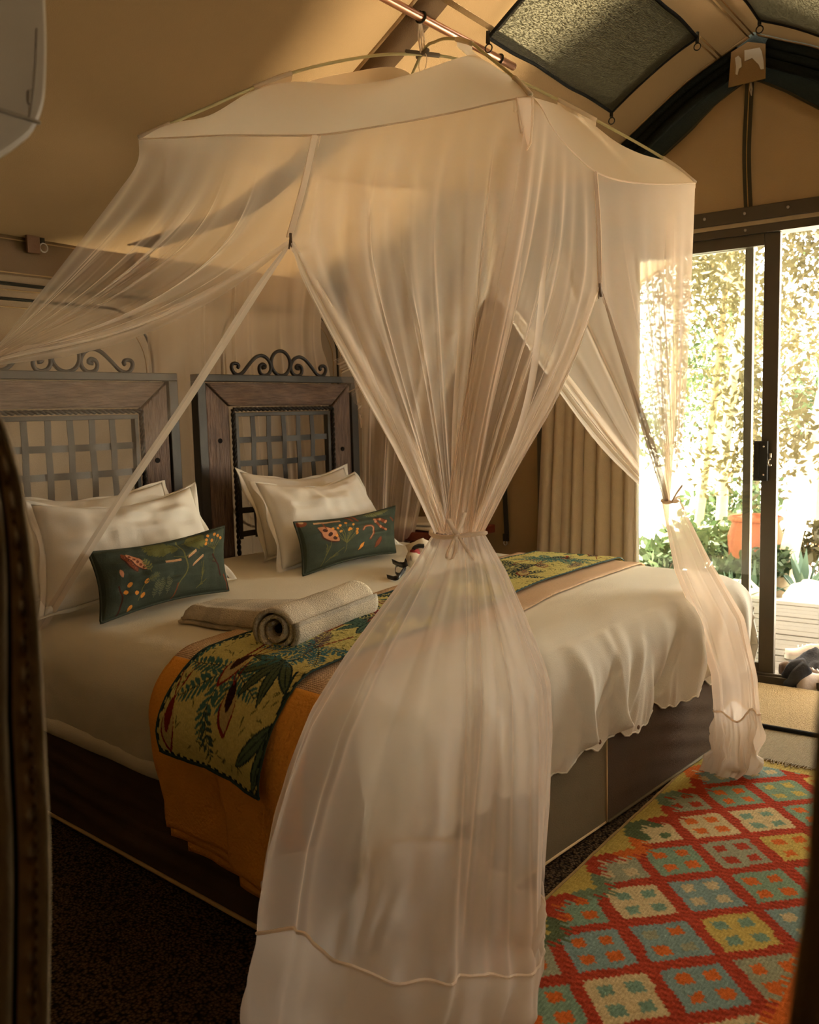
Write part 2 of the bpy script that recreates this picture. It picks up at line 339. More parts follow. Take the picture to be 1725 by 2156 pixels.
roofband('seam_band', 2.50, GX, .146, .152, M['seam'], .012)
roofband('seam_band', .9, GX, -.004, .004, M['seam'], .010)
roofband('seam_band', .9, GX, .016, .022, M['seam'], .010)
roofband('seam_band', 1.05, 1.6, .48, .495, M['seam'], .012)
roofband('seam_band', 2.765, 2.795, .02, 2.0, M['seam'], .010)
roofband('seam_band', 2.765, 2.795, -.5, -.02, M['seam'], .010)

def wallsheet(name, pts_fn, nu, nv, m, amp=.01):
    P = np.zeros((nu, nv, 3))
    for i in range(nu):
        for j in range(nv): P[i, j] = pts_fn(i/(nu-1), j/(nv-1))
    return tag(gridobj(name, P, m, org=(0, 0, 0)), kind='structure')
def headwall(u, v):
    x = -3.2 + (GX+3.2)*u; z = 2.0*v-.01*(1-v)
    return W(x, WY + .012*nz3((x, z, 1), 2.2) + .02*math.sin(x*9+nz3((x, z*.3, 0), 2)*2)*(.25+.75*min(1, abs(z-1.1)))*.35, z)
wh = wallsheet('wall_left', headwall, 200, 50, M['canvas_wall'])
q = MB()
for x0, x1, z0, z1 in ((-3.2, -.8, 0, 1.985), (1.1, GX, 0, 1.985), (-.8, 1.1, 0, 1.12), (-.8, 1.1, 1.78, 1.985)): q.add([W(x0, -WY, z0), W(x1, -WY, z0), W(x1, -WY, z1), W(x0, -WY, z1)], [(0, 1, 2, 3)])
tag(q.build('wall_right', M['canvas_wall'], org=(0, 0, 0)), kind='structure')
w3 = empty('window_3', W(.15, -WY, 1.12), kind='structure')       # unseen mesh window, added opposite the headboards to let in fill daylight
q = MB(); q.add([W(-.8, -WY-.004, 1.12), W(1.1, -WY-.004, 1.12), W(1.1, -WY-.004, 1.78), W(-.8, -WY-.004, 1.78)], [(0, 1, 2, 3)]); q.build('insect_mesh', netmat('insect_mesh', (.10, .10, .09), .88), w3)
q = MB()
for x0, x1, z0, z1 in ((-.84, -.78, 1.08, 1.82), (1.08, 1.14, 1.08, 1.82), (-.78, 1.08, 1.08, 1.14), (-.78, 1.08, 1.76, 1.82)): q.tbox(x0, x1, -WY-.004, -WY+.012, z0, z1)
q.build('flap_binding', M['webbing'], w3)
wallsheet('wall_back', lambda u, v: W(-3.2, -WY+2*WY*u, v*roofz(-WY+2*WY*u)), 40, 8, M['canvas_wall'])
# partition with the doorway the picture is taken through
wallsheet('wall_partition', lambda u, v: W(BX-.004, -.32+(WY+.32)*u, v*roofz(-.32+(WY+.32)*u)), 30, 8, M['flap'])
# eave valance, webbing and the tie tabs with rings
P = np.array([[W(x, WY-.018-.012*math.sin(x*23+3*nz3((x, 0, 0), 2))*v-.008*v, 1.98-.155*v) for v in np.linspace(0, 1, 6)] for x in np.linspace(-.9, GX-.02, 260)])
gridobj('valance', P, M['canvas_wall'], wh, solid=.003)
for z in (1.963, 1.833): 
    q = MB(); q.tube([W(x, WY-.026-(0 if z > 1.9 else .016), z) for x in np.linspace(-.9, GX-.02, 40)], .0025, 5); q.build('stitch_line', M['seam'], wh)
q = MB(); q.tube([W(x, WY-.035, 1.800-.012*math.sin(x*1.5)) for x in np.linspace(-.9, 2.7, 60)], .008, 6); q.build('webbing_line', M['webbing'], wh)
for k, (px, py, lab) in enumerate([(75, 505, 'brown leather tab with a steel ring hanging from the eave seam left of the net'), (300, 545, 'tab with a ring on the eave seam seen through the net above the left headboard'), (622, 600, 'tab with a ring on the wall above the right headboard, seen in the net opening')]):
    c = T(atTY(px, py, WY-.05)); t = empty('ring_tab', W(c[0], WY-.03, c[2]-.07), lab, 'tab')
    q = MB(); q.tbox(c[0]-.045, c[0]+.012, WY-.062, WY-.05, c[2]-.055, c[2]+.03); q.tbox(c[0]-.045, c[0]+.012, WY-.05, WY-.018, c[2]+.02, c[2]+.03); q.build('leather_loop', M['leather'], t, bevel=.003)
    q = MB(); q.tbox(c[0]+.018, c[0]+.036, WY-.055, WY-.018, c[2]-.012, c[2]+.03); q.build('webbing_strap', M['webbing'], t)
    q = MB(); q.tube([W(c[0]+.028+.017*math.cos(a), WY-.058, c[2]-.028+.017*math.sin(a)) for a in np.linspace(0, 2*math.pi, 17)[:-1]], .0028, 6, closed=True); q.build('steel_ring', M['screw'], t, smooth=True)
# two flap windows with zipped arched outlines behind the headboards
def rrect(x0, x1, z0, z1, r, n=10):
    pts = []
    for cx_, cz, a0 in ((x1-r, z1-r, 0), (x0+r, z1-r, 90), (x0+r, z0+r, 180), (x1-r, z0+r, 270)):
        for a in np.linspace(a0, a0+90, n): pts.append((cx_+r*math.cos(math.radians(a)), cz+r*math.sin(math.radians(a))))
    return pts
for k, (x0, x1, z1) in enumerate([(.08, T(atTY(310, 770, WY))[0], T(atTY(215, 650, WY))[2]), (T(atTY(456, 780, WY))[0], 2.50, T(atTY(600, 655, WY))[2])]):
    pts = rrect(x0, x1, .70, z1, .22)
    wn = empty('window_%d' % (k+1), W((x0+x1)/2, WY-.035, .70), kind='structure'); c_ = np.array([(x0+x1)/2, (.70+z1)/2])
    for nm, dd in (('flap_seam', .03), ('flap_seam', -.035)): q = MB(); q.tube([W(x-np.sign(x-c_[0])*dd, WY-.034, z-np.sign(z-c_[1])*dd) for x, z in pts], .0025, 5, closed=True); q.build(nm, M['seam'], wn)
    q = MB(); q.tube([W(x, WY-.04, z) for x, z in pts], .006, 6, closed=True); q.build('window_zip', M['webbing'], wn, smooth=True)
# ---------------------------------------------------------------- gable wall with the sliding door
def gtop(y):      # upper edge of the canvas flap that closes the gable window
    a = abs(y-.008); return float(np.interp(a, [0, .02, .06, .15, .22, .28, .42, .60, .95], [2.650, 2.645, 2.622, 2.566, 2.515, 2.470, 2.375, 2.255, 2.03]))
q = MB()      # black mesh of the gable vents, between the roof and the canvas flap
yy = np.linspace(-1.3, 1.3, 60); q.grid(np.array([[W(GX+.012, y, max(gtop(y), 2.04)-.06), W(GX+.012, y, max(roofz(y), 2.1)+.045)] for y in yy]))
wg = tag(q.build('wall_front', M['shaded'], org=(0, 0, 0)), kind='structure')
def gabside(y0, y1): return np.array([[W(GX-.004+.01*nz3((y0+(y1-y0)*u, z*2, 0), 2.5), y0+(y1-y0)*u, z*roofz(y0+(y1-y0)*u)) for z in np.linspace(-.01, 1, 16)] for u in np.linspace(0, 1, 16)])
gridobj('canvas_panel', gabside(.95, WY+.08), M['canvas_low'], wg); gridobj('canvas_panel', gabside(-WY-.08, -.95), M['canvas_low'], wg)
for y0, y1 in ((.008, .95), (-.95, .008)):
    P = np.array([[W(GX-.012-.010*math.sin((y-.008)*11)*math.exp(-abs(y)*2)-.006*nz3((y, z, 5), 5), y, z) for z in np.linspace(2.06, max(2.08, gtop(y)), 14)] for y in np.linspace(y0, y1, 40)])
    gridobj('gable_flap', P, M['canvas_dark'], wg)
    q = MB(); q.tube([W(GX-.016, y, max(2.08, gtop(y))) for y in np.linspace(y0, y1, 40)], .006, 6); q.build('flap_edge', M['zip'], wg)
for s in (-1, 1):   # folds of the rolled-up black mesh blind
    for k in range(3):
        q = MB(); q.tube([W(GX-.010-.006*k, s*y, roofz(y)-.035-.038*k-.02*k*y) for y in np.linspace(.06, 1.0, 14)], .020, 7); q.build('mesh_fold', M['shaded'], wg, smooth=True)
q = MB(); zp = [(2.63, .007), (2.5, .012), (2.35, .016), (2.22, .012), (2.11, .006)]
for a, b in ((-.018, -.002), (.002, .018)):
    q.grid(np.array([[W(GX-.024, y+a, z), W(GX-.026, y+b, z)] for z, y in spline(zp, 14)]))
z0 = q.build('gable_zip', M['zip'], wg, solid=.002)
q = MB(); q.tube([W(GX-.027, y, z) for z, y in spline(zp, 14)], .0022, 5); q.build('zip_teeth', mat('brass_teeth', (.42, .25, .08), .5), z0)
q = MB(); q.tube([W(GX-.032, .0, 2.635), W(GX-.036, -.006, 2.60), W(GX-.034, -.004, 2.575), W(GX-.03, .004, 2.60), W(GX-.032, .0, 2.635)], .0032, 5); q.build('zip_pull', M['screw'], z0)
c4 = [atTX(x, y, GX-.05) for x, y in ((1540, 110), (1575, 88), (1612, 92), (1612, 165), (1534, 184))]
q = MB(); q.prism(c4, tX*.006); patch = q.build('canvas_cap', M['canvas_dark'], wg)
for pts in ([(1548, 122), (1555, 117), (1561, 124), (1562, 140), (1556, 145), (1553, 158), (1549, 156), (1550, 140)], [(1568, 106), (1600, 100), (1604, 108), (1608, 128), (1609, 145), (1602, 146), (1598, 136), (1584, 122), (1568, 129)]):
    q = MB(); q.prism([atTX(x, y, GX-.056) for x, y in pts], tX*.004); q.build('white_tape', M['tapew'], patch)
# door frame
dr = empty('door_1', W(GX, 0, 0), kind='structure')
q = MB(); q.tbox(GX-.045, GX-.012, -1.05, 1.05, 2.048, 2.110); fas = q.build('fascia_board', M['alu'], dr, bevel=.003)
for y in (.19, .015, -.165, -.36, .37, .55): 
    q = MB(); q.ball(W(GX-.047, y, 2.083), .007, n=8); q.build('screw', M['screw'], fas, smooth=True)
q = MB(); q.tbox(GX-.035, GX-.01, -1.05, 1.05, 2.030, 2.050); q.build('bright_track', M['alul'], dr)
q = MB(); q.tbox(GX-.03, GX+.07, -1.05, 1.05, 1.995, 2.032); q.build('head_rail', M['alu'], dr)
q = MB(); q.ball(W(GX-.032, .015, 2.014), .007, n=8); q.build('screw', M['screw'], dr, smooth=True)
q = MB(); q.tbox(GX-.03, GX+.09, -1.05, 1.05, -.005, .035); q.tbox(GX-.02, GX-.01, -1.05, 1.05, .035, .045); q.build('sill', M['alu'], dr, bevel=.003)
for s in (-1, 1): 
    q = MB(); q.tbox(GX-.03, GX+.08, s*1.0-.05, s*1.0+.05, 0, 2.0); q.build('jamb', M['alu'], dr)
def leaf(nm, x, y0, y1, w0, w1):
    q = MB(); f = q.tbox(x, x+.032, y0, y0+w0, .035, 1.995).build('stile', M['alu'], dr, bevel=.003)
    MB().tbox(x, x+.032, y1-w1, y1, .035, 1.995).build('stile', M['alu'], dr)
    MB().tbox(x, x+.032, y0+w0, y1-w1, 1.945, 1.995).build('top_rail', M['alu'], dr); MB().tbox(x, x+.032, y0+w0, y1-w1, .035, .085).build('bottom_rail', M['alu'], dr)
    MB().tbox(x+.014, x+.018, y0+w0, y1-w1, .085, 1.945).build('glass_pane', M['glass'], dr); return f
leaf('fixed', GX+.036, -.002, .95, .036, .05)
st = leaf('slide', GX-.006, -.126, .83, .067, .05)
MB().tbox(GX-.03, GX-.006, -.092, -.032, .918, 1.095).build('lock_plate', M['iron2'], st, bevel=.002)
MB().tbox(GX-.036, GX-.028, -.058, -.036, .925, 1.09).build('lock_grip', M['iron2'], st, bevel=.003)
for z in (.945, 1.07): MB().ball(W(GX-.032, -.076, z), .0045, n=8).build('screw', M['screw'], st, smooth=True)
q = MB(); q.tbox(GX-.034, GX-.02, -.108, -.10, 1.02, 1.04); q.tube([W(GX-.03, -.103+.008*math.cos(a), 1.0+.014*math.sin(a)) for a in np.linspace(-2.4, 1.9, 12)], .0035, 6); q.build('latch_hook', M['screw'], st, smooth=True)
# ---------------------------------------------------------------- roof shade nets, pipe
def shadenet(x0, x1, y0, y1, lab, org):
    t = empty('shade_net', org, lab, 'shade net', 'roof shade nets')
    nu, nv = 60, 30; P = np.zeros((nu, nv, 3))
    for i in range(nu):
        for j in range(nv):
            u, v = i/(nu-1), j/(nv-1); y = y0+(y1-y0)*v; x = x0+(x1-x0)*u
            sag = .018*math.sin(math.pi*u)*math.sin(math.pi*v)+.004*nz3((x, y, 0), 6)
            P[i, j] = W(x, y + .004*math.sin(u*14), roofz(y)-.03-sag)
    gridobj('net_panel', P, M['shade'], t)
    e = [P[i, 0] for i in range(nu)] + [P[-1, j] for j in range(1, nv)] + [P[i, -1] for i in range(nu-2, -1, -1)] + [P[0, j] for j in range(nv-2, 0, -1)]
    q = MB(); q.tube(e, .007, 6, closed=True); q.build('bound_edge', M['black'], t, smooth=True)
    for i, j in ((nu-1, 0), (nu-1, nv-1), (0, 0), (0, nv-1)):
        p = P[i, j]; q = MB(); q.tube([p+ZZ*.02, p-ZZ*.02-tX*.004], .008, 6); h = q.build('strap', M['webbing'], t)
        q = MB(); q.tube([p-ZZ*.036+tY*.014*math.cos(a)+ZZ*.014*math.sin(a) for a in np.linspace(0, 2*math.pi, 13)[:-1]], .0025, 5, closed=True); q.build('ring', M['iron2'], h)
shadenet(1.42, 2.46, .125, .50, 'dark green shade net sewn under the roof slope beside the copper pipe', W(1.9, .3, 2.55))
shadenet(1.42, 2.45, -.52, -.125, 'dark shade net under the far roof slope, cut off by the top right corner', W(1.9, -.3, 2.55))
pa, pb = W(.40, .535, 2.485), W(1.635, .525, 2.505)
pipe = empty('copper_pipe', pa, 'slim copper pipe running under the roof above the mosquito net', 'pipe')
q = MB(); q.tube([pa+(pb-pa)*t for t in np.linspace(0, 1, 12)], .0135, 12); q.build('tube', M['copper'], pipe, smooth=True)
q = MB(); q.tube([pb-(pb-pa)*.0005, pb], .0138, 12); q.build('end_cap', M['iron2'], pipe)
for tx in (1.06, 1.535):
    c = pa+(pb-pa)*((tx-.40)/1.235)
    q = MB(); q.tube([c + tX*.006*math.cos(a*.5) + (tY*math.cos(a)+ZZ*math.sin(a))*.017 for a in np.linspace(0, 2*math.pi, 15)[:-1]], .0035, 5, closed=True)
    q.tube([c+ZZ*.016, W(T(c)[0]+.01, .54, roofz(.54)-.02)], .0035, 5); q.build('tie_loop', M['webbing'], pipe)
# ---------------------------------------------------------------- air conditioner and door flaps at the left and right edges
pr = [(-120, -300), (60, -260), (88, -150), (97, -60), (101, 10), (103, 70), (103, 130), (100, 200), (93, 235), (85, 257), (70, 283), (45, 305), (15, 326), (-20, 340), (-120, 352)]
ac = empty('air_conditioner', atTY(0, 300, -.32), 'white plastic air conditioner end, rounded, cut off at the upper left corner', 'air conditioner')
pts = spline([atTY(x, y, -.32) for x, y in pr], 60)
q = MB(); q.prism(list(pts)+[W(BX+.002, -.32, pts[-1][2]), W(BX+.002, -.32, pts[0][2])], tY*.85); q.build('casing', M['plastic'], ac, bevel=.006)
q = MB(); q.tube([atTY(x, y, -.3215) for x, y in ((-40, 214), (0, 231), (45, 245), (84, 259))], .0022, 6); q.build('panel_groove', M['plasticd'], ac)
q = MB(); q.tube([atTY(x, y, -.3215) for x, y in ((78, 60), (76, 130), (71, 190), (66, 225), (62, 248))], .0007, 6); q.build('panel_groove', M['plasticd'], ac)
q = MB(); q.prism([atTY(x, y, -.322) for x, y in ((60, 190), (69, 186), (67, 205), (64, 221), (60, 215))], tY*.004); q.build('finger_notch', M['plasticd'], ac)

fe = [(-262, -700), (-258, -200), (-235, 300), (-165, 620), (-70, 785), (0, 872), (28, 945), (50, 1040), (72, 1180), (88, 1400), (98, 1600), (107, 1800), (106, 2000), (103, 2200), (100, 2500)]
fl = empty('door_flap', atTX(60, 2500, BX)*np.array([1, 1, 0]), 'olive canvas door flap with a stitched hem, close at the left edge', 'flap', 'canvas doorway flaps')
def flapcols(offs, xo):
    e = spline([np.array([x, y]) for x, y in fe], 90); out = []
    for o, dx in zip(offs, xo):
        out.append([atTX(x-o*min(1, .45+.55*max(0, (y-800)/700)), y, BX+dx+.004*nz3((y*.012, o*.1, 0))) for x, y in e])
    return np.array(out)
gridobj('hem_band', flapcols([0, 4, 12, 22, 33], [.000, -.004, -.005, -.004, -.001]), M['flap2'], fl, solid=.002)
e = spline([np.array([x, y]) for x, y in fe], 240)
P = np.array([[atTX(x-(32+36*u)*min(1, .45+.55*max(0, (y-800)/700)), y, BX-.004-.006*math.sin(math.pi*u)*(1+.8*math.sin(y*.085))) for x, y in e] for u in np.linspace(0, 1, 7)])
gridobj('puckered_seam', P, M['flap'], fl)
gridobj('dark_gap', flapcols([67, 74, 80], [.002, .01, .002]), M['black'], fl)  # black strip painted as the shade in the gap beside the seam
gridobj('canvas_sheet', flapcols([79, 90, 130, 190, 250], [-.002, -.006, -.004, .004, .01]), M['flap2'], fl)
q = MB(); k = 0
for x, y in e[100::1]:
    if k % 2 == 0: q.tube([atTX(x-30, y, BX-.009), atTX(x-30.5, y+11, BX-.009)], .0009, 4)
    k += 1
tag(q.build('stitching', M['thread'], fl), kind='stuff')
fr_ = [(1745, 1380), (1722, 1480), (1712, 1600), (1703, 1750), (1694, 1880), (1676, 2020), (1664, 2110), (1655, 2200), (1640, 2500)]
fr2 = empty('door_flap', atTX(1720, 2500, BX)*np.array([1, 1, 0]), 'dark canvas door flap edge at the lower right corner', 'flap', 'canvas doorway flaps')
e = spline([np.array([x, y]) for x, y in fr_], 40)
for nm, a, b, mm in (('hem_band', 0, 26, 'flap'), ('canvas_sheet', 25, 170, 'flap')):
    P = np.array([[atTX(x+a+(b-a)*u, y, BX-.008*math.sin(math.pi*u)+(.003 if a else 0)) for x, y in e] for u in np.linspace(0, 1, 6)])
    gridobj(nm, P, M[mm], fr2)
# ---------------------------------------------------------------- outside
def added_shade_tree(x, y, lab, sp):  # out-of-view trees, added to shade the roof around one sunlit patch
    t = empty('tree', W(x, y, -.36), lab, 'tree', 'tall trees shading the tent'); q = MB(); q.tube([W(x, y, -.36), W(x+.2, y, 3), W(x, y+.2, 6.6)], [.2, .16, .1], 9); q.build('trunk', M['barkd'], t, smooth=True)
    q = MB(); q.grid(np.array([[W(x+1.0*c*r+.18*math.sin(5*a+x)*r/2, y+s_*r, 7.1+h*(1-(r/sp)**2)) for r, h in ((.02, .5), (sp*.5, .5), (sp*.9, .4), (sp, .0), (sp*.9, -.4), (sp*.5, -.5), (.02, -.5))] for a in np.linspace(0, 2*math.pi, 33)[:-1] for c, s_ in ((math.cos(a), math.sin(a)),)]), closed=True); q.build('crown', M['leafg'], t, smooth=True)
added_shade_tree(-.95, 3.6, 'tall round-crowned tree outside behind the headboard wall', 3.2)
added_shade_tree(5.95, 3.6, 'tall round-crowned tree outside behind the gable corner', 3.0)
MB().tbox(-30, 60, -40, 40, -.40, -.36).build('ground', M['ground'], org=(0, 0, 0))['kind'] = 'structure'
dk = empty('deck', W(3.8, 0, -.36), kind='structure')
for k in range(16):
    x = 2.885 + k*.1145; y1 = 2.6 + .2*math.sin(k*2.1)
    MB().tbox(x, x+.106, -2.9, y1, -.05, -.014+.002*math.sin(k*1.7)).build('plank', M['deck'], dk, bevel=.004)
MB().tbox(2.9, 4.7, -2.9, 2.6, -.36, -.06).build('joist_frame', M['barkd'], dk)
aw = empty('awning', W(3.8, 0, 2.3), 'beige canvas awning over the deck outside the glass door', 'awning')
ae = spline([(2.6, 1.7), (1.8, 1.9), (1.259, 2.124), (1.109, 2.196), (.947, 2.276), (.868, 2.312), (.5, 2.43), (0, 2.50), (-.8, 2.45), (-2.6, 1.8)], 50)
P = np.array([[W(2.85+1.85*u, y, 2.62*(1-u)+z*u-.08*math.sin(math.pi*u)) for u in np.linspace(0, 1, 12)] for y, z in ae])
gridobj('canvas_roof', P, M['awning'], aw)
q = MB(); q.tube([W(4.7, y, z) for y, z in ae], .012, 6); q.build('bound_edge', M['canvas_dark'], aw)
def leafcloud(cs, n, s, sd, flat=.8):
    r = np.random.default_rng(sd); k = r.integers(0, len(cs), n); C_ = np.array([c[0] for c in cs]); Rr = np.array([c[1] for c in cs])
    d = r.normal(size=(n, 3)); d /= np.linalg.norm(d, axis=1)[:, None]; p = C_[k] + d*(Rr[k]*r.random(n)**.45)[:, None]*np.array([1, 1, flat])
    a = r.normal(size=(n, 3)); a /= np.linalg.norm(a, axis=1)[:, None]; b = r.normal(size=(n, 3)); b -= a*(a*b).sum(1)[:, None]; b /= np.linalg.norm(b, axis=1)[:, None]
    L = (s*(.6+.8*r.random(n)))[:, None]; q = MB()
    V = np.stack([p-a*L, p+b*L*.42, p+a*L, p-b*L*.42], 1).reshape(-1, 3)
    q.v = [tuple(x) for x in V]; q.f = [(4*i, 4*i+1, 4*i+2, 4*i+3) for i in range(n)]; q.mi = [0]*n; return q
def tree(px, pyb, tx, top, r, lean, lab, nleaf, sd, mleaf='leaf', bark='bark', spread=.8, grp='trees beyond the deck'):
    b = T(atTX(px, pyb, tx)); b[2] = -.36; r_ = random.Random(sd)
    t = empty('tree', W(*b), lab, 'tree', grp)
    tr_ = spline([np.array(b), np.array([b[0]+.1, b[1]+lean*.3+.05*r_.uniform(-1, 1), b[2]+top*.35]), np.array([b[0]+.2, b[1]+lean*.62, b[2]+top*.68]), np.array([b[0]+.2, b[1]+lean, b[2]+top])], 14)
    q = MB(); q.tube([W(*p) for p in tr_], list(np.linspace(r, r*.4, 14)), 9); q.build('trunk', M[bark], t, smooth=True)
    cs = []
    for k in range(9):
        i = r_.randint(3, 13); p = tr_[i]; e_ = p + np.array([r_.uniform(-.5, .5), r_.uniform(-1, 1), r_.uniform(.1, .8)])*spread
        q = MB(); q.tube([W(*p), W(*(p*.5+e_*.5+np.array([0, 0, .12]))), W(*e_)], [r*.4, r*.25, r*.1], 6); q.build('branch', M[bark], t, smooth=True)
        cs.append((W(*e_), .55*spread+.2)); cs.append((W(*(p*.4+e_*.6)), .4*spread+.1))
    o = leafcloud(cs, int(nleaf*1.5), .038, sd).build('foliage', M[mleaf], t); o['kind'] = 'stuff'
tree(1640, 1250, 6.6, 3.6, .085, -.65, 'pale thick trunk leaning to the right, seen through the open door beside the lock', 2100, 1)
tree(1515, 1150, 7.4, 3.9, .060, -.25, 'slim pale trunk in the left glass pane next to the door mullion', 1900, 2)
tree(1462, 1120, 8.2, 4.2, .050, -.40, 'thin pale tree just right of the net drape outside', 1800, 3, bark='barkd')
tree(1395, 1110, 8.8, 4.4, .055, -.15, 'pale tree seen through the net behind the tied drape', 1800, 4, 'leafg')
tree(1590, 1080, 10.0, 4.8, .070, .2, 'brown trunk far behind the terracotta pot', 2100, 5, bark='barkd')
tree(1720, 1090, 9.0, 4.5, .060, -.3, 'dark leafy tree at the right picture edge outside', 2400, 6, 'leafg', bark='barkd')
tree(1680, 1060, 12.5, 5.5, .09, .3, 'tall tree in the distance between the thick trunk and the right edge', 2300, 7, spread=1.3)
tree(1500, 1060, 13.5, 5.8, .09, -.4, 'tall far tree behind the left glass pane', 2400, 8, spread=1.4)
tree(1330, 1060, 12.0, 5.5, .09, .5, 'far tree behind the curtain edge outside', 2100, 9, 'leafg', spread=1.4)
def bush(px, py, tx, r, lab, n, sd, ml='leafg'):
    b = T(atTX(px, py, tx)); t = empty('bush', W(b[0], b[1], -.36), lab, 'bush', 'low bushes in the garden')
    cs = [(W(b[0]+.3*r*math.cos(k*2.4), b[1]+.6*r*math.sin(k*2.4), -.3+r*(.3+.25*(k % 3))), r*.6) for k in range(6)]
    o = leafcloud(cs, n, .06, sd).build('foliage', M[ml], t); o['kind'] = 'stuff'
    q = MB()
    for k in range(4): q.tube([W(b[0], b[1], -.36), W(b[0]+.2*r*math.cos(k*1.7), b[1]+.3*r*math.sin(k*1.7), -.36+r*.9)], [.015, .005], 5)
    q.build('stems', M['barkd'], t)
bush(1480, 1130, 7.0, .42, 'green bush at the foot of the slim trunk left of the mullion', 700, 21)
bush(1585, 1120, 6.4, .32, 'green bush under the terracotta pot', 600, 22)
bush(1700, 1060, 7.6, .40, 'pale bush right of the thick trunk', 600, 23, 'leaf')
bush(1400, 1130, 6.6, .40, 'green bush seen through the drape by the curtain', 700, 24)
bush(1540, 1060, 9.6, .6, 'dark bush in the far garden behind the panes', 900, 25)
def agave(px, py, tx, s, lab):
    b = T(atTX(px, py, tx)); t = empty('agave', W(b[0], b[1], -.36), lab, 'agave', 'agaves in the garden')
    for k in range(13):
        a = k*2.4; el = .35+.09*k; d = np.array([math.cos(a)*math.cos(el), math.sin(a)*math.cos(el), math.sin(el)]); sd_ = np.array([-math.sin(a), math.cos(a), 0])
        c = np.array([b[0], b[1], -.34]); p = [c, c+d*s*.5+np.array([0, 0, .02]), c+d*s]
        q = MB(); q.add([W(*(p[0]-sd_*.02*s)), W(*(p[0]+sd_*.02*s)), W(*(p[1]+sd_*.08*s)), W(*p[2]), W(*(p[1]-sd_*.08*s)), W(*(p[1]-np.array([0, 0, .04*s])))], [(0, 1, 2, 4), (4, 2, 3), (0, 4, 5), (1, 5, 2), (5, 4, 3), (5, 3, 2), (0, 5, 1)]); q.build('blade', M['agave'], t)
agave(1588, 1075, 6.1, .34, 'spiky green agave in front of the terracotta pot')
agave(1695, 1080, 6.4, .45, 'tall pale agave right of the thick trunk')
agave(1540, 1120, 5.9, .30, 'small agave left of the door mullion')
b = T(atTX(1592, 1070, 6.9)); pot = empty('terracotta_pot', W(b[0], b[1], -.36), 'broken terracotta pot between the door posts in the garden', 'pot')
q = MB(); prf = [(.02, .0), (.16, .0), (.22, .2), (.24, .36), (.20, .46), (.22, .5), (.19, .5), (.17, .44), (.20, .3)]
q.grid(np.array([[W(b[0]+r*math.cos(a), b[1]+r*math.sin(a), -.36+z*1.25) for r, z in prf] for a in np.linspace(0, 2*math.pi, 25)[:-1]]), closed=True); q.build('body', M['terra'], pot, smooth=True)
q = MB(); q.tube([W(b[0]+.215*math.cos(a), b[1]+.215*math.sin(a), .26) for a in np.linspace(0, 2*math.pi, 25)[:-1]], .022, 6, closed=True); q.build('rim', M['terra'], pot, smooth=True)
for k, (px, py, tx, s, lab) in enumerate([(1690, 1165, 5.6, .20, 'pale rock with dark hollows right of the thick trunk'), (1720, 1135, 6.0, .24, 'pale rock at the right picture edge outside'), (1500, 1165, 5.8, .16, 'pale stone left of the door mullion'), (1555, 1140, 6.0, .18, 'round pale stone behind the door mullion'), (1590, 1160, 5.5, .13, 'flat pale stone between the door posts'), (1455, 1175, 5.6, .15, 'pale stone beside the drape outside'), (1650, 1105, 7.2, .22, 'pale boulder behind the thick trunk')]):
    b = T(atTX(px, py, tx)); q = MB(); q.ball(W(b[0], b[1], -.36+s*.45), s*1.2, s*1.0, s*.75, 12, wob=.5, sd=k*3.1); tag(q.build('rock', M['rock'], smooth=False), lab, 'rock', 'pale rocks in the garden')
q = MB(); b0, b1 = T(atTX(1590, 1195, 5.3)), T(atTX(1500, 1180, 5.9)); q.tube([W(b0[0], b0[1]-.5, -.30), W(b0[0], b0[1], -.28), W(b1[0], b1[1], -.30)], .05, 8); tag(q.build('log', M['bark'], smooth=True), 'weathered log lying on the sand past the deck edge', 'log')

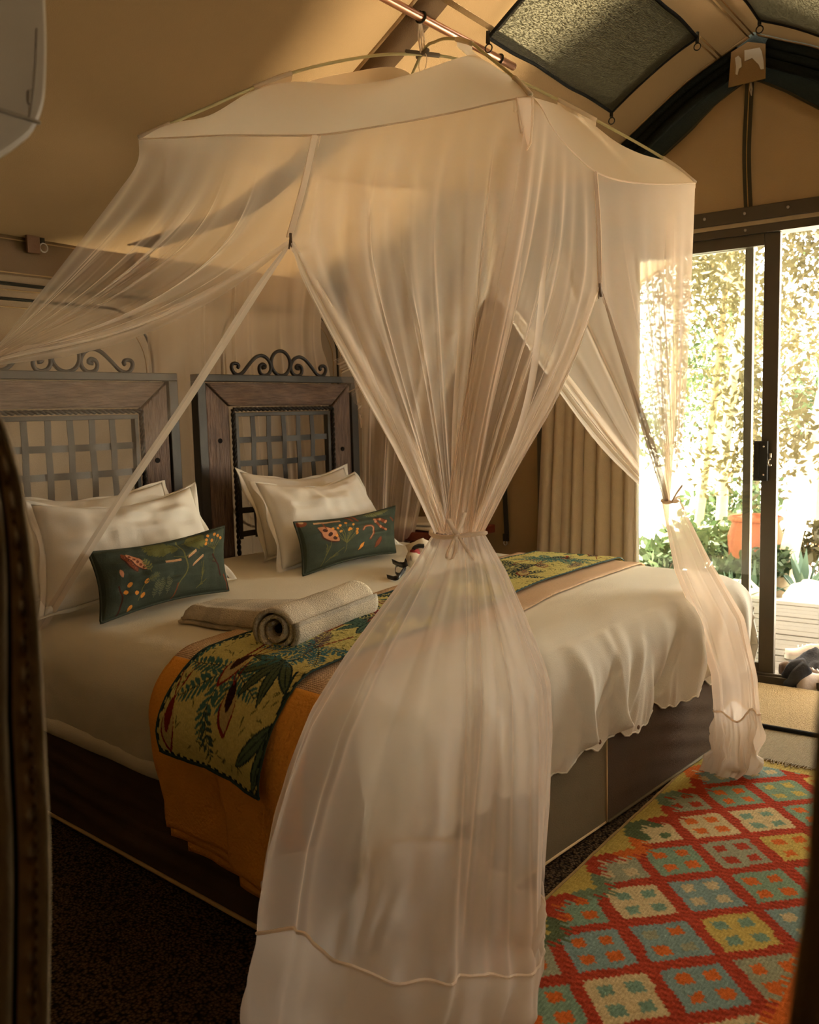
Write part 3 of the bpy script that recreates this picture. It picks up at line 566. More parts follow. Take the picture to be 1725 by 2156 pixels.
# ================================================================ prints drawn as dye on the cloth
class Print:
    def __init__(s, w, h, res, bgc):
        s.w, s.h, s.res = w, h, res; s.nx, s.ny = int(w/res)+1, int(h/res)+1
        s.a = np.ones((s.nx, s.ny, 3))*np.array(bgc); s.X, s.Y = np.meshgrid(np.arange(s.nx)*res, np.arange(s.ny)*res, indexing='ij')
    def _w(s, x0, x1, y0, y1):
        i0, i1 = max(0, int(x0/s.res)), min(s.nx, int(x1/s.res)+2); j0, j1 = max(0, int(y0/s.res)), min(s.ny, int(y1/s.res)+2)
        return (slice(i0, i1), slice(j0, j1)) if i1 > i0 and j1 > j0 else None
    def blob(s, x, y, rx, ry, ang, col, k=1.0):
        R = max(rx, ry); w_ = s._w(x-R, x+R, y-R, y+R)
        if not w_: return
        dx, dy = s.X[w_]-x, s.Y[w_]-y; c, n_ = math.cos(ang), math.sin(ang)
        u, v = dx*c+dy*n_, -dx*n_+dy*c; mk = (u/rx)**2+(v/ry)**2 < 1; s.a[w_][mk] = s.a[w_][mk]*(1-k)+np.array(col)*k
    def leaf(s, x, y, ang, L, wd, col, k=1.0):
        w_ = s._w(x-L, x+L, y-L, y+L)
        if not w_: return
        dx, dy = s.X[w_]-x, s.Y[w_]-y; c, n_ = math.cos(ang), math.sin(ang)
        u, v = (dx*c+dy*n_)/L, (-dx*n_+dy*c)/wd; mk = (u > 0) & (u < 1) & (np.abs(v) < np.sin(np.pi*np.clip(u, 0, 1))**.7*.5); s.a[w_][mk] = s.a[w_][mk]*(1-k)+np.array(col)*k
    def stroke(s, pts, wd, col, k=1.0):
        D = spline([np.array(p) for p in pts], max(8, int(sum(math.dist(pts[i], pts[i+1]) for i in range(len(pts)-1))/(wd*.6))))
        for p in D: s.blob(p[0], p[1], wd/2, wd/2, 0, col, k)
    def fern(s, x, y, ang, L, lw, n, cstem, cleaf, r):
        bend = r.uniform(-.4, .4); pts = []
        for i in range(n+1): a = ang+bend*i/n; pts.append((x, y)) ; x += math.cos(a)*L/n; y += math.sin(a)*L/n
        for i, p in enumerate(pts[1:], 1):
            ll = lw*math.sin(math.pi*(.12+.86*i/(n+1)))+.3*lw*.2
            a = ang+bend*i/n
            for sg in (-1, 1): s.leaf(p[0], p[1], a+sg*r.uniform(.75, 1.05), ll, ll*.32, cleaf)
        s.stroke(pts, max(.0025, lw*.08), cstem)
GRN = (.048, .060, .040); RUST = (.20, .050, .018); TAN = (.46, .20, .10); ORG_ = (.62, .24, .035); OLV = (.155, .145, .040); DKB = (.060, .020, .012); CRM = (.55, .36, .18)
def berries(p, x, y, ang, L, r, n=9):
    for k in range(n):
        a = ang+(k/(n-1)-.5)*1.5+r.uniform(-.1, .1); l = L*r.uniform(.55, 1.0); e = (x+math.cos(a)*l, y+math.sin(a)*l)
        p.stroke([(x, y), ((x+e[0])/2+.004, (y+e[1])/2), e], .0022, OLV); p.blob(e[0], e[1], .0075, .0075, 0, ORG_)
    p.stroke([(x-.03*math.cos(ang), y-.05*math.sin(ang)), (x, y)], .003, OLV)
def sprig(p, x, y, ang, L, r, col=OLV):
    for k in range(7):
        a = ang+r.uniform(-.7, .7); f = r.uniform(.3, 1); p.stroke([(x+math.cos(ang)*L*f*.5, y+math.sin(ang)*L*f*.5), (x+math.cos(ang)*L*f*.6+math.cos(a)*L*.4*f, y+math.sin(ang)*L*f*.6+math.sin(a)*L*.4*f)], .0022, col)
    p.stroke([(x, y), (x+math.cos(ang)*L, y+math.sin(ang)*L)], .0028, col)
def pods(p, x, y, ang, L, wd, r, c1=RUST, c2=TAN, seeds=4):
    p.leaf(x, y, ang, L, wd*1.5, DKB); p.leaf(x+.001, y+.001, ang, L*.97, wd*1.2, c1)
    for k in range(seeds): f = (k+1)/(seeds+1); p.blob(x+math.cos(ang)*L*f, y+math.sin(ang)*L*f, wd*.22, wd*.22, 0, DKB); p.blob(x+math.cos(ang)*L*f, y+math.sin(ang)*L*f, wd*.14, wd*.14, 0, c2)
def strip(p, x, y, ang, L, wd, c=CRM):
    for k in range(4): p.stroke([(x+k*.3*wd*math.sin(ang), y+k*.3*wd), (x+math.cos(ang)*L, y+math.sin(ang)*L+k*.3*wd)], wd*.5, c if k % 2 else TAN)
def cushion_print(which):
    r = random.Random(3+which); p = Print(.56, .27, .00125, GRN)
    if which == 0:
        p.stroke([(.285, .02), (.30, .06), (.335, .10), (.325, .17), (.315, .25)], .006, OLV); p.stroke([(.285, .0), (.29, .05)], .006, RUST)
        for a in (.2, .5, 2.8): p.stroke([(.325, .16), (.325+.05*math.cos(a), .16+.05*math.sin(a))], .003, OLV)
        p.fern(.315, .215, 3.0, .14, .05, 14, OLV, (.12, .12, .035), r); p.fern(.34, .235, -.15, .09, .05, 9, OLV, (.12, .12, .035), r)
        pods(p, .085, .235, -1.15, .10, .026, r, RUST, (.3, .1, .05)); pods(p, .10, .23, -.95, .105, .026, r, TAN, RUST, 5)
        strip(p, .24, .155, -.08, .065, .008); strip(p, .34, .155, .5, .05, .010); strip(p, .36, .115, .55, .065, .009)
        berries(p, .475, .17, 1.5, .075, r, 7); p.stroke([(.47, .15), (.485, .115), (.505, .09), (.51, .06)], .009, DKB); p.stroke([(.485, .115), (.465, .12)], .004, DKB)
        for q_ in ((.09, .10), (.075, .075), (.155, .095), (.115, .06), (.145, .045), (.10, .012)): p.blob(*q_, .009, .009, 0, ORG_)
        p.stroke([(.05, .105), (.06, .06), (.055, .0)], .007, DKB); p.stroke([(.13, .03), (.14, .07), (.17, .105), (.20, .10)], .003, OLV)
        p.fern(.15, .095, .2, .055, .02, 7, OLV, (.09, .10, .05), r)
        for x in (.19, .215, .245): p.fern(x, .02, 1.5, .07, .016, 8, (.12, .13, .07), (.12, .13, .07), r)
        sprig(p, .40, .03, 1.4, .10, r); sprig(p, .385, .02, .6, .05, r); p.fern(.175, .13, 1.7, .06, .022, 5, OLV, OLV, r)
        p.leaf(.06, .17, -1.4, .035, .014, TAN); p.stroke([(.53, .06), (.545, .03), (.555, .0)], .008, RUST)
    else:
        pods(p, .075, .215, -.85, .14, .052, r, TAN, DKB, 3)
        berries(p, .205, .09, 1.45, .13, r, 13); strip(p, .07, .24, -.06, .12, .008); p.stroke([(.105, .235), (.107, .195)], .008, RUST)
        p.stroke([(.30, .15), (.32, .17), (.36, .165), (.375, .135), (.355, .09)], .015, RUST); p.stroke([(.30, .15), (.32, .168), (.36, .162), (.372, .135), (.355, .092)], .007, TAN)
        for q_ in ([(.385, .205), (.42, .20), (.47, .18)], [(.39, .19), (.43, .155), (.46, .13)]):
            p.stroke(q_, .022, DKB); p.stroke(q_, .016, RUST); [p.blob(*z, .009, .009, 0, TAN) for z in q_]
        for q_ in ([(.235, .265), (.25, .24), (.255, .225)], [(.265, .265), (.28, .235), (.285, .22)]): p.stroke(q_, .013, RUST)
        pods(p, .285, .035, .9, .05, .016, r, ORG_, RUST, 0); pods(p, .39, .03, 1.0, .075, .022, r, RUST, ORG_, 0)
        sprig(p, .08, .01, 1.2, .12, r); sprig(p, .10, .02, .5, .10, r); p.fern(.33, .25, .0, .20, .035, 16, OLV, (.13, .13, .05), r)
        p.blob(.02, .255, .022, .02, 0, RUST); p.blob(.022, .262, .01, .01, 0, CRM); p.stroke([(.50, .20), (.53, .18)], .01, RUST)
    nv = np.random.default_rng(which).normal(1, .05, (p.nx, p.ny, 1)); return p.a*nv
def runner_print():
    r = random.Random(11); p = Print(2.36, .40, .0027, (.62, .57, .21)); NAV = (.020, .045, .050); TEAL = (.060, .17, .16); RED = (.22, .025, .015)
    for k in range(900): p.leaf(r.uniform(0, 2.36), r.uniform(0, .4), r.uniform(0, 6.3), .022, .004, (.14, .15, .05))      # running stitches
    def plant(x, y, ang, L, c):
        p.stroke([(x, y), (x+math.cos(ang)*L*.5+.01, y+math.sin(ang)*L*.5), (x+math.cos(ang)*L, y+math.sin(ang)*L)], .007, RED)
        ex, ey = x+math.cos(ang)*L, y+math.sin(ang)*L
        for a in (-1.9, -1.1, -.35, .35, 1.1, 1.9): p.fern(ex, ey, ang+a*.85, .15, .032, 10, NAV, c, r)
    def broad(x, y, ang, c):
        p.stroke([(x, y), (x+math.cos(ang)*.12, y+math.sin(ang)*.12)], .008, NAV); ex, ey = x+math.cos(ang)*.12, y+math.sin(ang)*.12
        for a in (-1.2, -.6, 0, .6, 1.2):
            p.leaf(ex, ey, ang+a, .13, .036, NAV); p.leaf(ex, ey, ang+a, .125, .026, c)
            p.stroke([(ex, ey), (ex+math.cos(ang+a)*.11, ey+math.sin(ang+a)*.11)], .003, NAV)
    def pod(x, y, ang, c):
        p.leaf(x-.004, y, ang, .10, .050, RED); p.leaf(x, y, ang, .094, .042, (.50, .40, .18)); p.leaf(x+.01, y+.004, ang, .07, .026, c)
        p.stroke([(x, y), (x-.09*math.cos(ang+.3), y-.09*math.sin(ang+.3))], .004, RED); p.stroke([(x, y), (x-.09*math.cos(ang-.2), y-.09*math.sin(ang-.2))], .004, RED)
    plant(.36, .27, 3.35, .15, TEAL); broad(.38, .06, 2.75, (.10, .14, .08)); pod(.17, .19, 3.6, (.03, .01, .01)); pod(.11, .365, 3.3, RED)
    p.fern(.40, .36, 2.4, .16, .04, 9, NAV, NAV, r); p.fern(.33, .10, .4, .22, .035, 16, (.12, .05, .04), (.16, .12, .12), r); p.fern(.28, .11, 1.9, .09, .04, 4, NAV, TEAL, r)
    broad(.24, .035, 3.5, (.09, .15, .10)); plant(.52, .10, 3.0, .12, (.07, .20, .24)); p.fern(.30, .385, 2.9, .12, .03, 8, NAV, TEAL, r); p.fern(.12, .24, 3.6, .10, .028, 7, NAV, (.05, .10, .09), r); pod(.26, .23, 3.0, (.05, .02, .01))
    x = .50
    while x < 2.25:
        plant(x+r.uniform(0, .05), r.uniform(.08, .32), r.choice([2.9, 3.4, .2, -.3]), r.uniform(.10, .17), r.choice([TEAL, NAV, (.06, .13, .10), (.07, .20, .24)]))
        if r.random() < .7: broad(x+.12, r.uniform(.04, .36), r.uniform(2.4, 3.9), (.09, .17, .12))
        pod(x+.08, r.uniform(.05, .35), r.uniform(0, 6.3), r.choice([(.3, .2, .12), RED, (.05, .02, .01)]))
        p.fern(x+.05, r.uniform(.03, .37), r.uniform(-.5, .5), .16, .03, 12, (.14, .05, .03), r.choice([TEAL, (.13, .10, .10), NAV]), r)
        p.blob(x+.02, r.uniform(.05, .35), .012, .009, .5, (.55, .10, .04)); x += .17
    e = np.minimum(np.minimum(p.Y, .4-p.Y), np.minimum(p.X, 2.36-p.X)); mk = (e < .010) & (np.sin(p.X*220)*np.sin(p.Y*260) > -.2); p.a[mk] = NAV
    return p.a*np.random.default_rng(5).normal(1, .06, (p.nx, p.ny, 1))
def weld(o):
    import bmesh
    b = bmesh.new(); b.from_mesh(o.data); bmesh.ops.remove_doubles(b, verts=b.verts, dist=1e-4); bmesh.ops.recalc_face_normals(b, faces=b.faces); b.to_mesh(o.data); b.free(); return o

# ================================================================ beds
BW = 2.08
def wrinkle_side(name, o, ax, az, out, m, par, nu=70, nv=20, amp=.004, diag=1.0, sd=0):
    P = np.zeros((nu, nv, 3)); o, ax, az, out = map(lambda q: np.asarray(q, float), (o, ax, az, out)); L = np.linalg.norm(ax)
    for i in range(nu):
        for j in range(nv):
            u, v = i/(nu-1), j/(nv-1); e = min(1, 8*u, 8*(1-u), 6*v, 6*(1-v))
            P[i, j] = o+ax*u+az*v+out*(amp*e*(math.sin(30*v+diag*6*u+3*nz3((u*L*2, v*1.2, sd)))*.5+nz3((u*L*3, v*4, sd+5))))
    return gridobj(name, P, m, par)
for k, (x0, x1, lab) in enumerate([(.0, 1.036, 'brown upholstered bed base nearer the camera with taupe foot panel and cream piping'), (1.044, BW, 'brown upholstered bed base on the far side, next to the glass door')]):
    t = empty('bed_base', ((x0+x1)/2, 1.0, .0), lab, 'bed base', 'bed bases pushed together')
    MB().box((x0+.006, .006, .012), (x1-x0-.012, 0, 0), (0, 1.97, 0), (0, 0, .285)).build('box', M['base'], t, bevel=.012)
    if k == 0:
        wrinkle_side('side_panel', (0, 2.0, .012), (0, -2.0, 0), (0, 0, .285), (-1, 0, 0), M['base'], t, amp=.012, diag=.6)
        wrinkle_side('foot_panel', (0, -.004, .012), (x1, 0, 0), (0, 0, .285), (0, -1, 0), M['base2'], t, amp=.002)
        q = MB(); q.tube([(x1, 0, .016), (.0, -.004, .016), (-.004, 0, .016), (-.004, 1.0, .018), (-.002, 1.98, .016)], .006, 6); q.build('piping', M['piping'], t, smooth=True)
        q = MB(); q.tube([(x1, -.004, .016), (x1, -.004, .29)], .004, 6); q.build('piping', M['piping'], t, smooth=True)
    else:
        wrinkle_side('foot_panel', (x0, -.002, .012), (x1-x0, 0, 0), (0, 0, .285), (0, -1, 0), M['base'], t, amp=.005, diag=3, sd=9)
        wrinkle_side('side_panel', (x1, 0, .012), (0, 2.0, 0), (0, 0, .285), (1, 0, 0), M['base'], t, amp=.003)
        q = MB(); q.tube([(x0, -.004, .014), (x1, -.004, .014)], .005, 6); q.build('piping', M['base2'], t, smooth=True)
mt = empty('mattress', (.52, 1.0, .297), 'cream mattress edge showing between the duvet hem and the dark base', 'mattress')
q = MB(); sec = rrect(.012, 1.03, .298, .56, .06, 6)
q.prism([(x, .02, z) for x, z in sec], (0, 1.94, 0)); q.build('body', M['sheet'], mt, smooth=False)
P = np.zeros((90, 8, 3))
for i in range(90):
    for j in range(8):
        y = .02+1.94*i/89; a = -1.6+2.4*j/7; P[i, j] = (.012-.018-.034*math.cos(a)-.006*nz3((y*3, j*.4, 0)), y, .335+.038*math.sin(a)+.008*nz3((y*4, 1, 0)))
gridobj('sheet_roll', P, M['sheet'], mt)

Z0 = .622
def fold(a, r):
    if a <= 0: return a, 0.0
    if a < math.pi*r/2: return r*math.sin(a/r), r*(1-math.cos(a/r))
    return r, r + a - math.pi*r/2
_fr = random.Random(77); BUT = [.46, .86, 1.05, 1.32, 1.68, 1.93]
HF = [(b+_fr.uniform(-.012, .012), _fr.uniform(-.75, .75), _fr.uniform(.016, .04), _fr.uniform(.006, .020)*_fr.choice([1, 1, -1]), _fr.uniform(.09, .22)) for b in BUT for _ in range(8)]
HF += [(_fr.uniform(.1, 2.0), _fr.uniform(-.3, .3), _fr.uniform(.012, .03), _fr.uniform(.004, .012), _fr.uniform(.04, .10)) for _ in range(40)]
def duv(s, t):
    ax, ay = .10-s, .10-t; fx = s-1.97; cf = max(0, 1-max(0, ax)/.10)
    hx, dx = fold(ax, .13); hy, dy = fold(ay, .13); gx, gd = fold(fx, .10)
    x = .10-hx if ax > 0 else (1.97+gx if fx > 0 else s); y = .10-hy if ay > 0 else t
    if fx > 0: dx = gd
    d = (dx**8+dy**8)**(1/8)
    top = Z0 + .012*math.sin(math.pi*min(1, max(0, s/BW)))*1.2 + .014*nz3((s, t, 0), 1.6) + .004*nz3((s*1.0, t*2.0, 2), 5) + .010*math.exp(-((t-.45)/.35)**2)
    P = np.array([x, y, top-d])
    if dy > .03:      # the foot side hangs in soft folds gathered at the hem buttons
        k = min(1, (dy-.03)/.2)*cf; ph = s*17+2.2*nz3((s, t*.4, 3), 3.0); but = 0
        for bx in (.45, .86, 1.05, 1.32, 1.68): but += math.exp(-((s-bx)/.05)**2)*max(0, (dy-.17)/.19)
        hg = max(0.0, .36-dy); fo = 0
        for b_, m_, w_, a_, L_ in HF:
            u_ = (s-b_-m_*hg*.9)/(w_*(.35+3.2*hg))
            if abs(u_) < 3: fo += a_*math.exp(-u_*u_)*math.exp(-hg/L_)*min(1, .25+hg/.05)
        P[1] += -(.010*k*math.sin(ph)*.8+.013*k*nz3((s*8, dy*2.6, 1))+.006*k*nz3((s*20, dy*4, 7))+fo*1.25*cf) + .016*but*cf - .016*math.sin(min(1, dy/.36)*math.pi)
        P[2] += .030*k*but + .016*k*nz3((s*4, 0, 9)) + .006*k*math.sin(s*90+3*nz3((s*6, 0, 0)))*max(0, (dy-.30)/.06)
    if ax > .04 and dx > .03:
        k = min(1, (dx-.03)/.15); P[0] += -.022*k*nz3((t*3, dx*3, 4)) - .012*k*nz3((t*7+dx*6, dx*5, 6)) - .007*k*abs(nz3((t*11-dx*9, dx*6, 8))) - .012*math.sin(min(1, dx/.3)*math.pi)
        P[2] += .02*k*nz3((t*2.4, 0, 12))
    P[2] = max(P[2], .10)
    return P
def sheetgrid(ss, tt): return np.array([[duv(s, t) for t in tt] for s in ss])
ss = np.concatenate([np.linspace(-.275, .12, 46), np.linspace(.13, 1.95, 230), np.linspace(1.97, 2.30, 26)]); tt = np.concatenate([np.linspace(-.335, .12, 76), np.linspace(.14, 1.98, 90)])
dv = empty('duvet', (1.04, .9, .27), 'white duvet spread over both beds with its hem gathered over the foot end', 'duvet')
DP = sheetgrid(ss, tt); gridobj('cover', DP, M['sheet'], dv, solid=.006)
q = MB(); q.tube(DP[:, 0][::2], .003, 6); q.build('foot_hem', M['sheet'], dv, smooth=True)
q = MB(); q.tube(DP[0, 30:][::2], .003, 6); q.build('side_hem', M['sheet'], dv, smooth=True)
for bx in (.86, 1.05, 1.32, 1.68):
    c = duv(bx, -.30); q = MB(); q.ball(c+np.array([0, -.012, 0]), .007, .003, .007, 8); q.build('hem_button', M['leather'], dv, smooth=True)
def lifted(P, h):
    du = np.gradient(P, axis=0); dv_ = np.gradient(P, axis=1); n_ = np.cross(du, dv_); n_ /= np.linalg.norm(n_, axis=2)[..., None]+1e-9
    return P + n_*np.asarray(h).reshape(-1, 1, 1) if np.ndim(h) == 1 else P+n_*h
def upsample(P, nx, ny):
    a, b = P.shape[:2]; xi = np.linspace(0, a-1, nx); yi = np.linspace(0, b-1, ny)
    Q = np.stack([np.stack([np.interp(xi, np.arange(a), P[:, j, k]) for j in range(b)], 1) for k in range(3)], -1)
    return np.stack([np.stack([np.interp(yi, np.arange(b), Q[i, :, k]) for i in range(nx)], 0) for k in range(3)], -1)
def cy(s): return .42+.13*s
def strip_on(s0, s1, w0, w1, ns, nt, h, waves=.0, sd=0, out=.0):
    P = np.zeros((ns, nt, 3))
    for i in range(ns):
        s = s0+(s1-s0)*i/(ns-1)
        for j in range(nt):
            t_ = cy(s)+w0+(w1-w0)*j/(nt-1)+.006*nz3((s*3, sd, 0)); P[i, j] = duv(s, max(t_, .101)) if s < .1 else duv(s, t_)
    P = lifted(P, h)
    hang = np.clip((.60-P[..., 2])/.12, 0, 1)*(P[..., 0] < .4); P[..., 0] -= hang*(.010+out+waves*np.sin(P[..., 1]*26+sd))
    return P
bl = empty('peach_blanket', (1.0, .5, .16), 'folded peach blanket laid across the beds, hanging over the near side', 'blanket')
gridobj('top_layer', strip_on(-.02, 2.22, -.30, .29, 110, 34, .012), M['border'], bl, solid=.006)
for s1, w0, w1, h, sd, in ((-.398, -.02, .29, .013, 1), (-.42, -.01, .275, .009, 2), (-.445, .0, .215, .005, 3), (-.425, -.30, .015, .019, 4), (-.455, -.30, -.01, .013, 5)):
    ns = 40; P = strip_on(s1, .04, w0, w1, ns, 24, h, .004, sd); gridobj('hanging_layer', P, M['blanket'], bl, solid=.006)
rn = empty('printed_runner', (1.0, .55, .42), 'narrow green quilted runner printed with ferns and pods on the peach blanket', 'runner')
P = strip_on(-.165, 2.20, -.20, .20, 150, 30, .024, 0, 0, .022)
rp = runner_print(); fine = upsample(P, rp.shape[0], rp.shape[1])
g_ = np.random.default_rng(2).normal(0, .0006, fine.shape[:2]); fine[..., 2] += g_
gridobj('quilt', fine, M['dye'], rn, col=rp)
q = MB(); e = list(P[0]) ; q.tube(e, .0045, 6); q.tube(list(P[:, 0]), .0028, 5); q.tube(list(P[:, -1]), .0028, 5); q.build('whipped_edge', mat('edge_thread', (.03, .06, .05), .9, .5, 90), rn)

# ---------------------------------------------------------------- pillows and cushions
def puff(cn, th, nu, nv, edge_in=.03, wob=.006, sd=0, power=.55, sag=0.0):
    BL, BR, TR, TL = [np.asarray(c, float) for c in cn]; n_ = np.cross(BR-BL, TL-BL); n_ /= np.linalg.norm(n_); ux = (BR-BL)/np.linalg.norm(BR-BL); uz = (TL-BL)/np.linalg.norm(TL-BL)
    F = np.zeros((nu, nv, 3)); B = np.zeros((nu, nv, 3))
    for i in range(nu):
        for j in range(nv):
            u, v = i/(nu-1), j/(nv-1); p = (BL*(1-u)+BR*u)*(1-v)+(TL*(1-u)+TR*u)*v
            p = p + ux*edge_in*math.sin(math.pi*v)*(1-2*u) + uz*(edge_in*math.sin(math.pi*u)*(1-2*v) - sag*math.sin(math.pi*u)*v)
            k = max(0, (1-(2*u-1)**2)*(1-(2*v-1)**2))**power
            rim = min(1, 9*min(u, 1-u, v, 1-v))
            r = 1 - abs(2*u-1); wr = wob*rim*(nz3((u*4+sd, v*4, 0), 1.3) + .7*nz3((u*3+sd, v*11, 3)) + .5*nz3((u*14, v*4+sd, 6)))
            F[i, j] = p + n_*(th*k + wr); B[i, j] = p - n_*(th*.75*k + .6*wr)
    return F, B
def pillow(name, cn, th, lab, sd, grp, flange=.024, sag=.03):
    t = empty(name, (np.asarray(cn[0])+np.asarray(cn[1]))/2, lab, 'pillow', grp)
    F, B = puff(cn, th, 46, 34, .030, .017, sd, .42, sag); q = MB(); q.grid(F); q.grid(B[::-1]); weld(q.build('cover', M['pillow'], t, smooth=True))
    e = np.array(list(F[:, 0])+list(F[-1, 1:])+list(F[::-1, -1][1:])+list(F[0, ::-1][1:-1]))
    c = e.mean(0); n_ = np.cross(np.asarray(cn[1])-np.asarray(cn[0]), np.asarray(cn[3])-np.asarray(cn[0])); n_ /= np.linalg.norm(n_)
    G = np.zeros((len(e), 4, 3)); i_ = np.arange(len(e))
    for k in range(4):
        d = e-c; d /= np.linalg.norm(d, axis=1)[:, None]; ln = np.linalg.norm(e-c, axis=1)
        G[:, k] = e + d*(flange*k/3)*(ln/ln.mean())[:, None]*.9 + n_*np.array([.012*math.sin(i*.42+sd)*k/3*(1+nz3((i*.13, sd, 0))) for i in i_])[:, None]
    G[..., 2] = np.maximum(G[..., 2], .63)
    gridobj('flange', G, M['pillow'], t, closed=True, solid=.003); return t
GP = 'white bed pillows against the headboards'
pillow('white_pillow', [(.03, 1.63, .655), (.80, 1.66, .655), (.80, 1.90, 1.00), (.14, 1.90, .995)], .075, 'white pillow behind, against the left hazy headboard, mostly hidden', 4, GP)
pillow('white_pillow', [(.02, 1.40, .65), (.77, 1.44, .655), (.75, 1.63, .995), (.115, 1.63, .985)], .085, 'large white front pillow behind the left green cushion', 1, GP, .022)
pillow('white_pillow', [(1.17, 1.70, .655), (1.88, 1.72, .655), (1.835, 1.90, 1.00), (1.195, 1.90, 1.02)], .075, 'white pillow leaning on the right headboard behind another, corners showing', 6, GP)
pillow('white_pillow', [(1.03, 1.44, .65), (1.78, 1.50, .655), (1.69, 1.68, .985), (1.105, 1.68, .985)], .085, 'white front pillow behind the right green cushion', 9, GP, .022)
def cushion(cn, which, lab):
    t = empty('green_cushion', (np.asarray(cn[0])+np.asarray(cn[1]))/2, lab, 'cushion', 'green botanical cushions')
    pr_ = cushion_print(which); F, B = puff(cn, .056, 60, 36, .019, .009, which*5, .45)
    gridobj('printed_front', upsample(F, pr_.shape[0], pr_.shape[1]), M['velvet'], t, col=pr_)
    gridobj('plain_back', B[::-1], mat('green_velvet', (.045, .058, .040), .8, .1), t)
    e = list(F[:, 0])+list(F[-1, 1:])+list(F[::-1, -1][1:])+list(F[0, ::-1][1:-1]); q = MB(); q.tube(e[::1], .0045, 6, closed=True); q.build('piping', mat('green_piping', (.05, .06, .04), .8, .3, 60), t, smooth=True)
cushion([atZ(212, 1312, .645), atZ(481, 1243, .645), atY(472, 1108, 1.36), atY(186, 1164, 1.30)], 0, 'dark green oblong cushion with pods, sprigs and pale bark strips, on the left')
cushion([atZ(638, 1212, .645), atZ(833, 1163, .645), atY(832, 1066, 1.47), atY(619, 1100, 1.40)], 1, 'dark green oblong cushion with orange berries and curled pods, on the right')
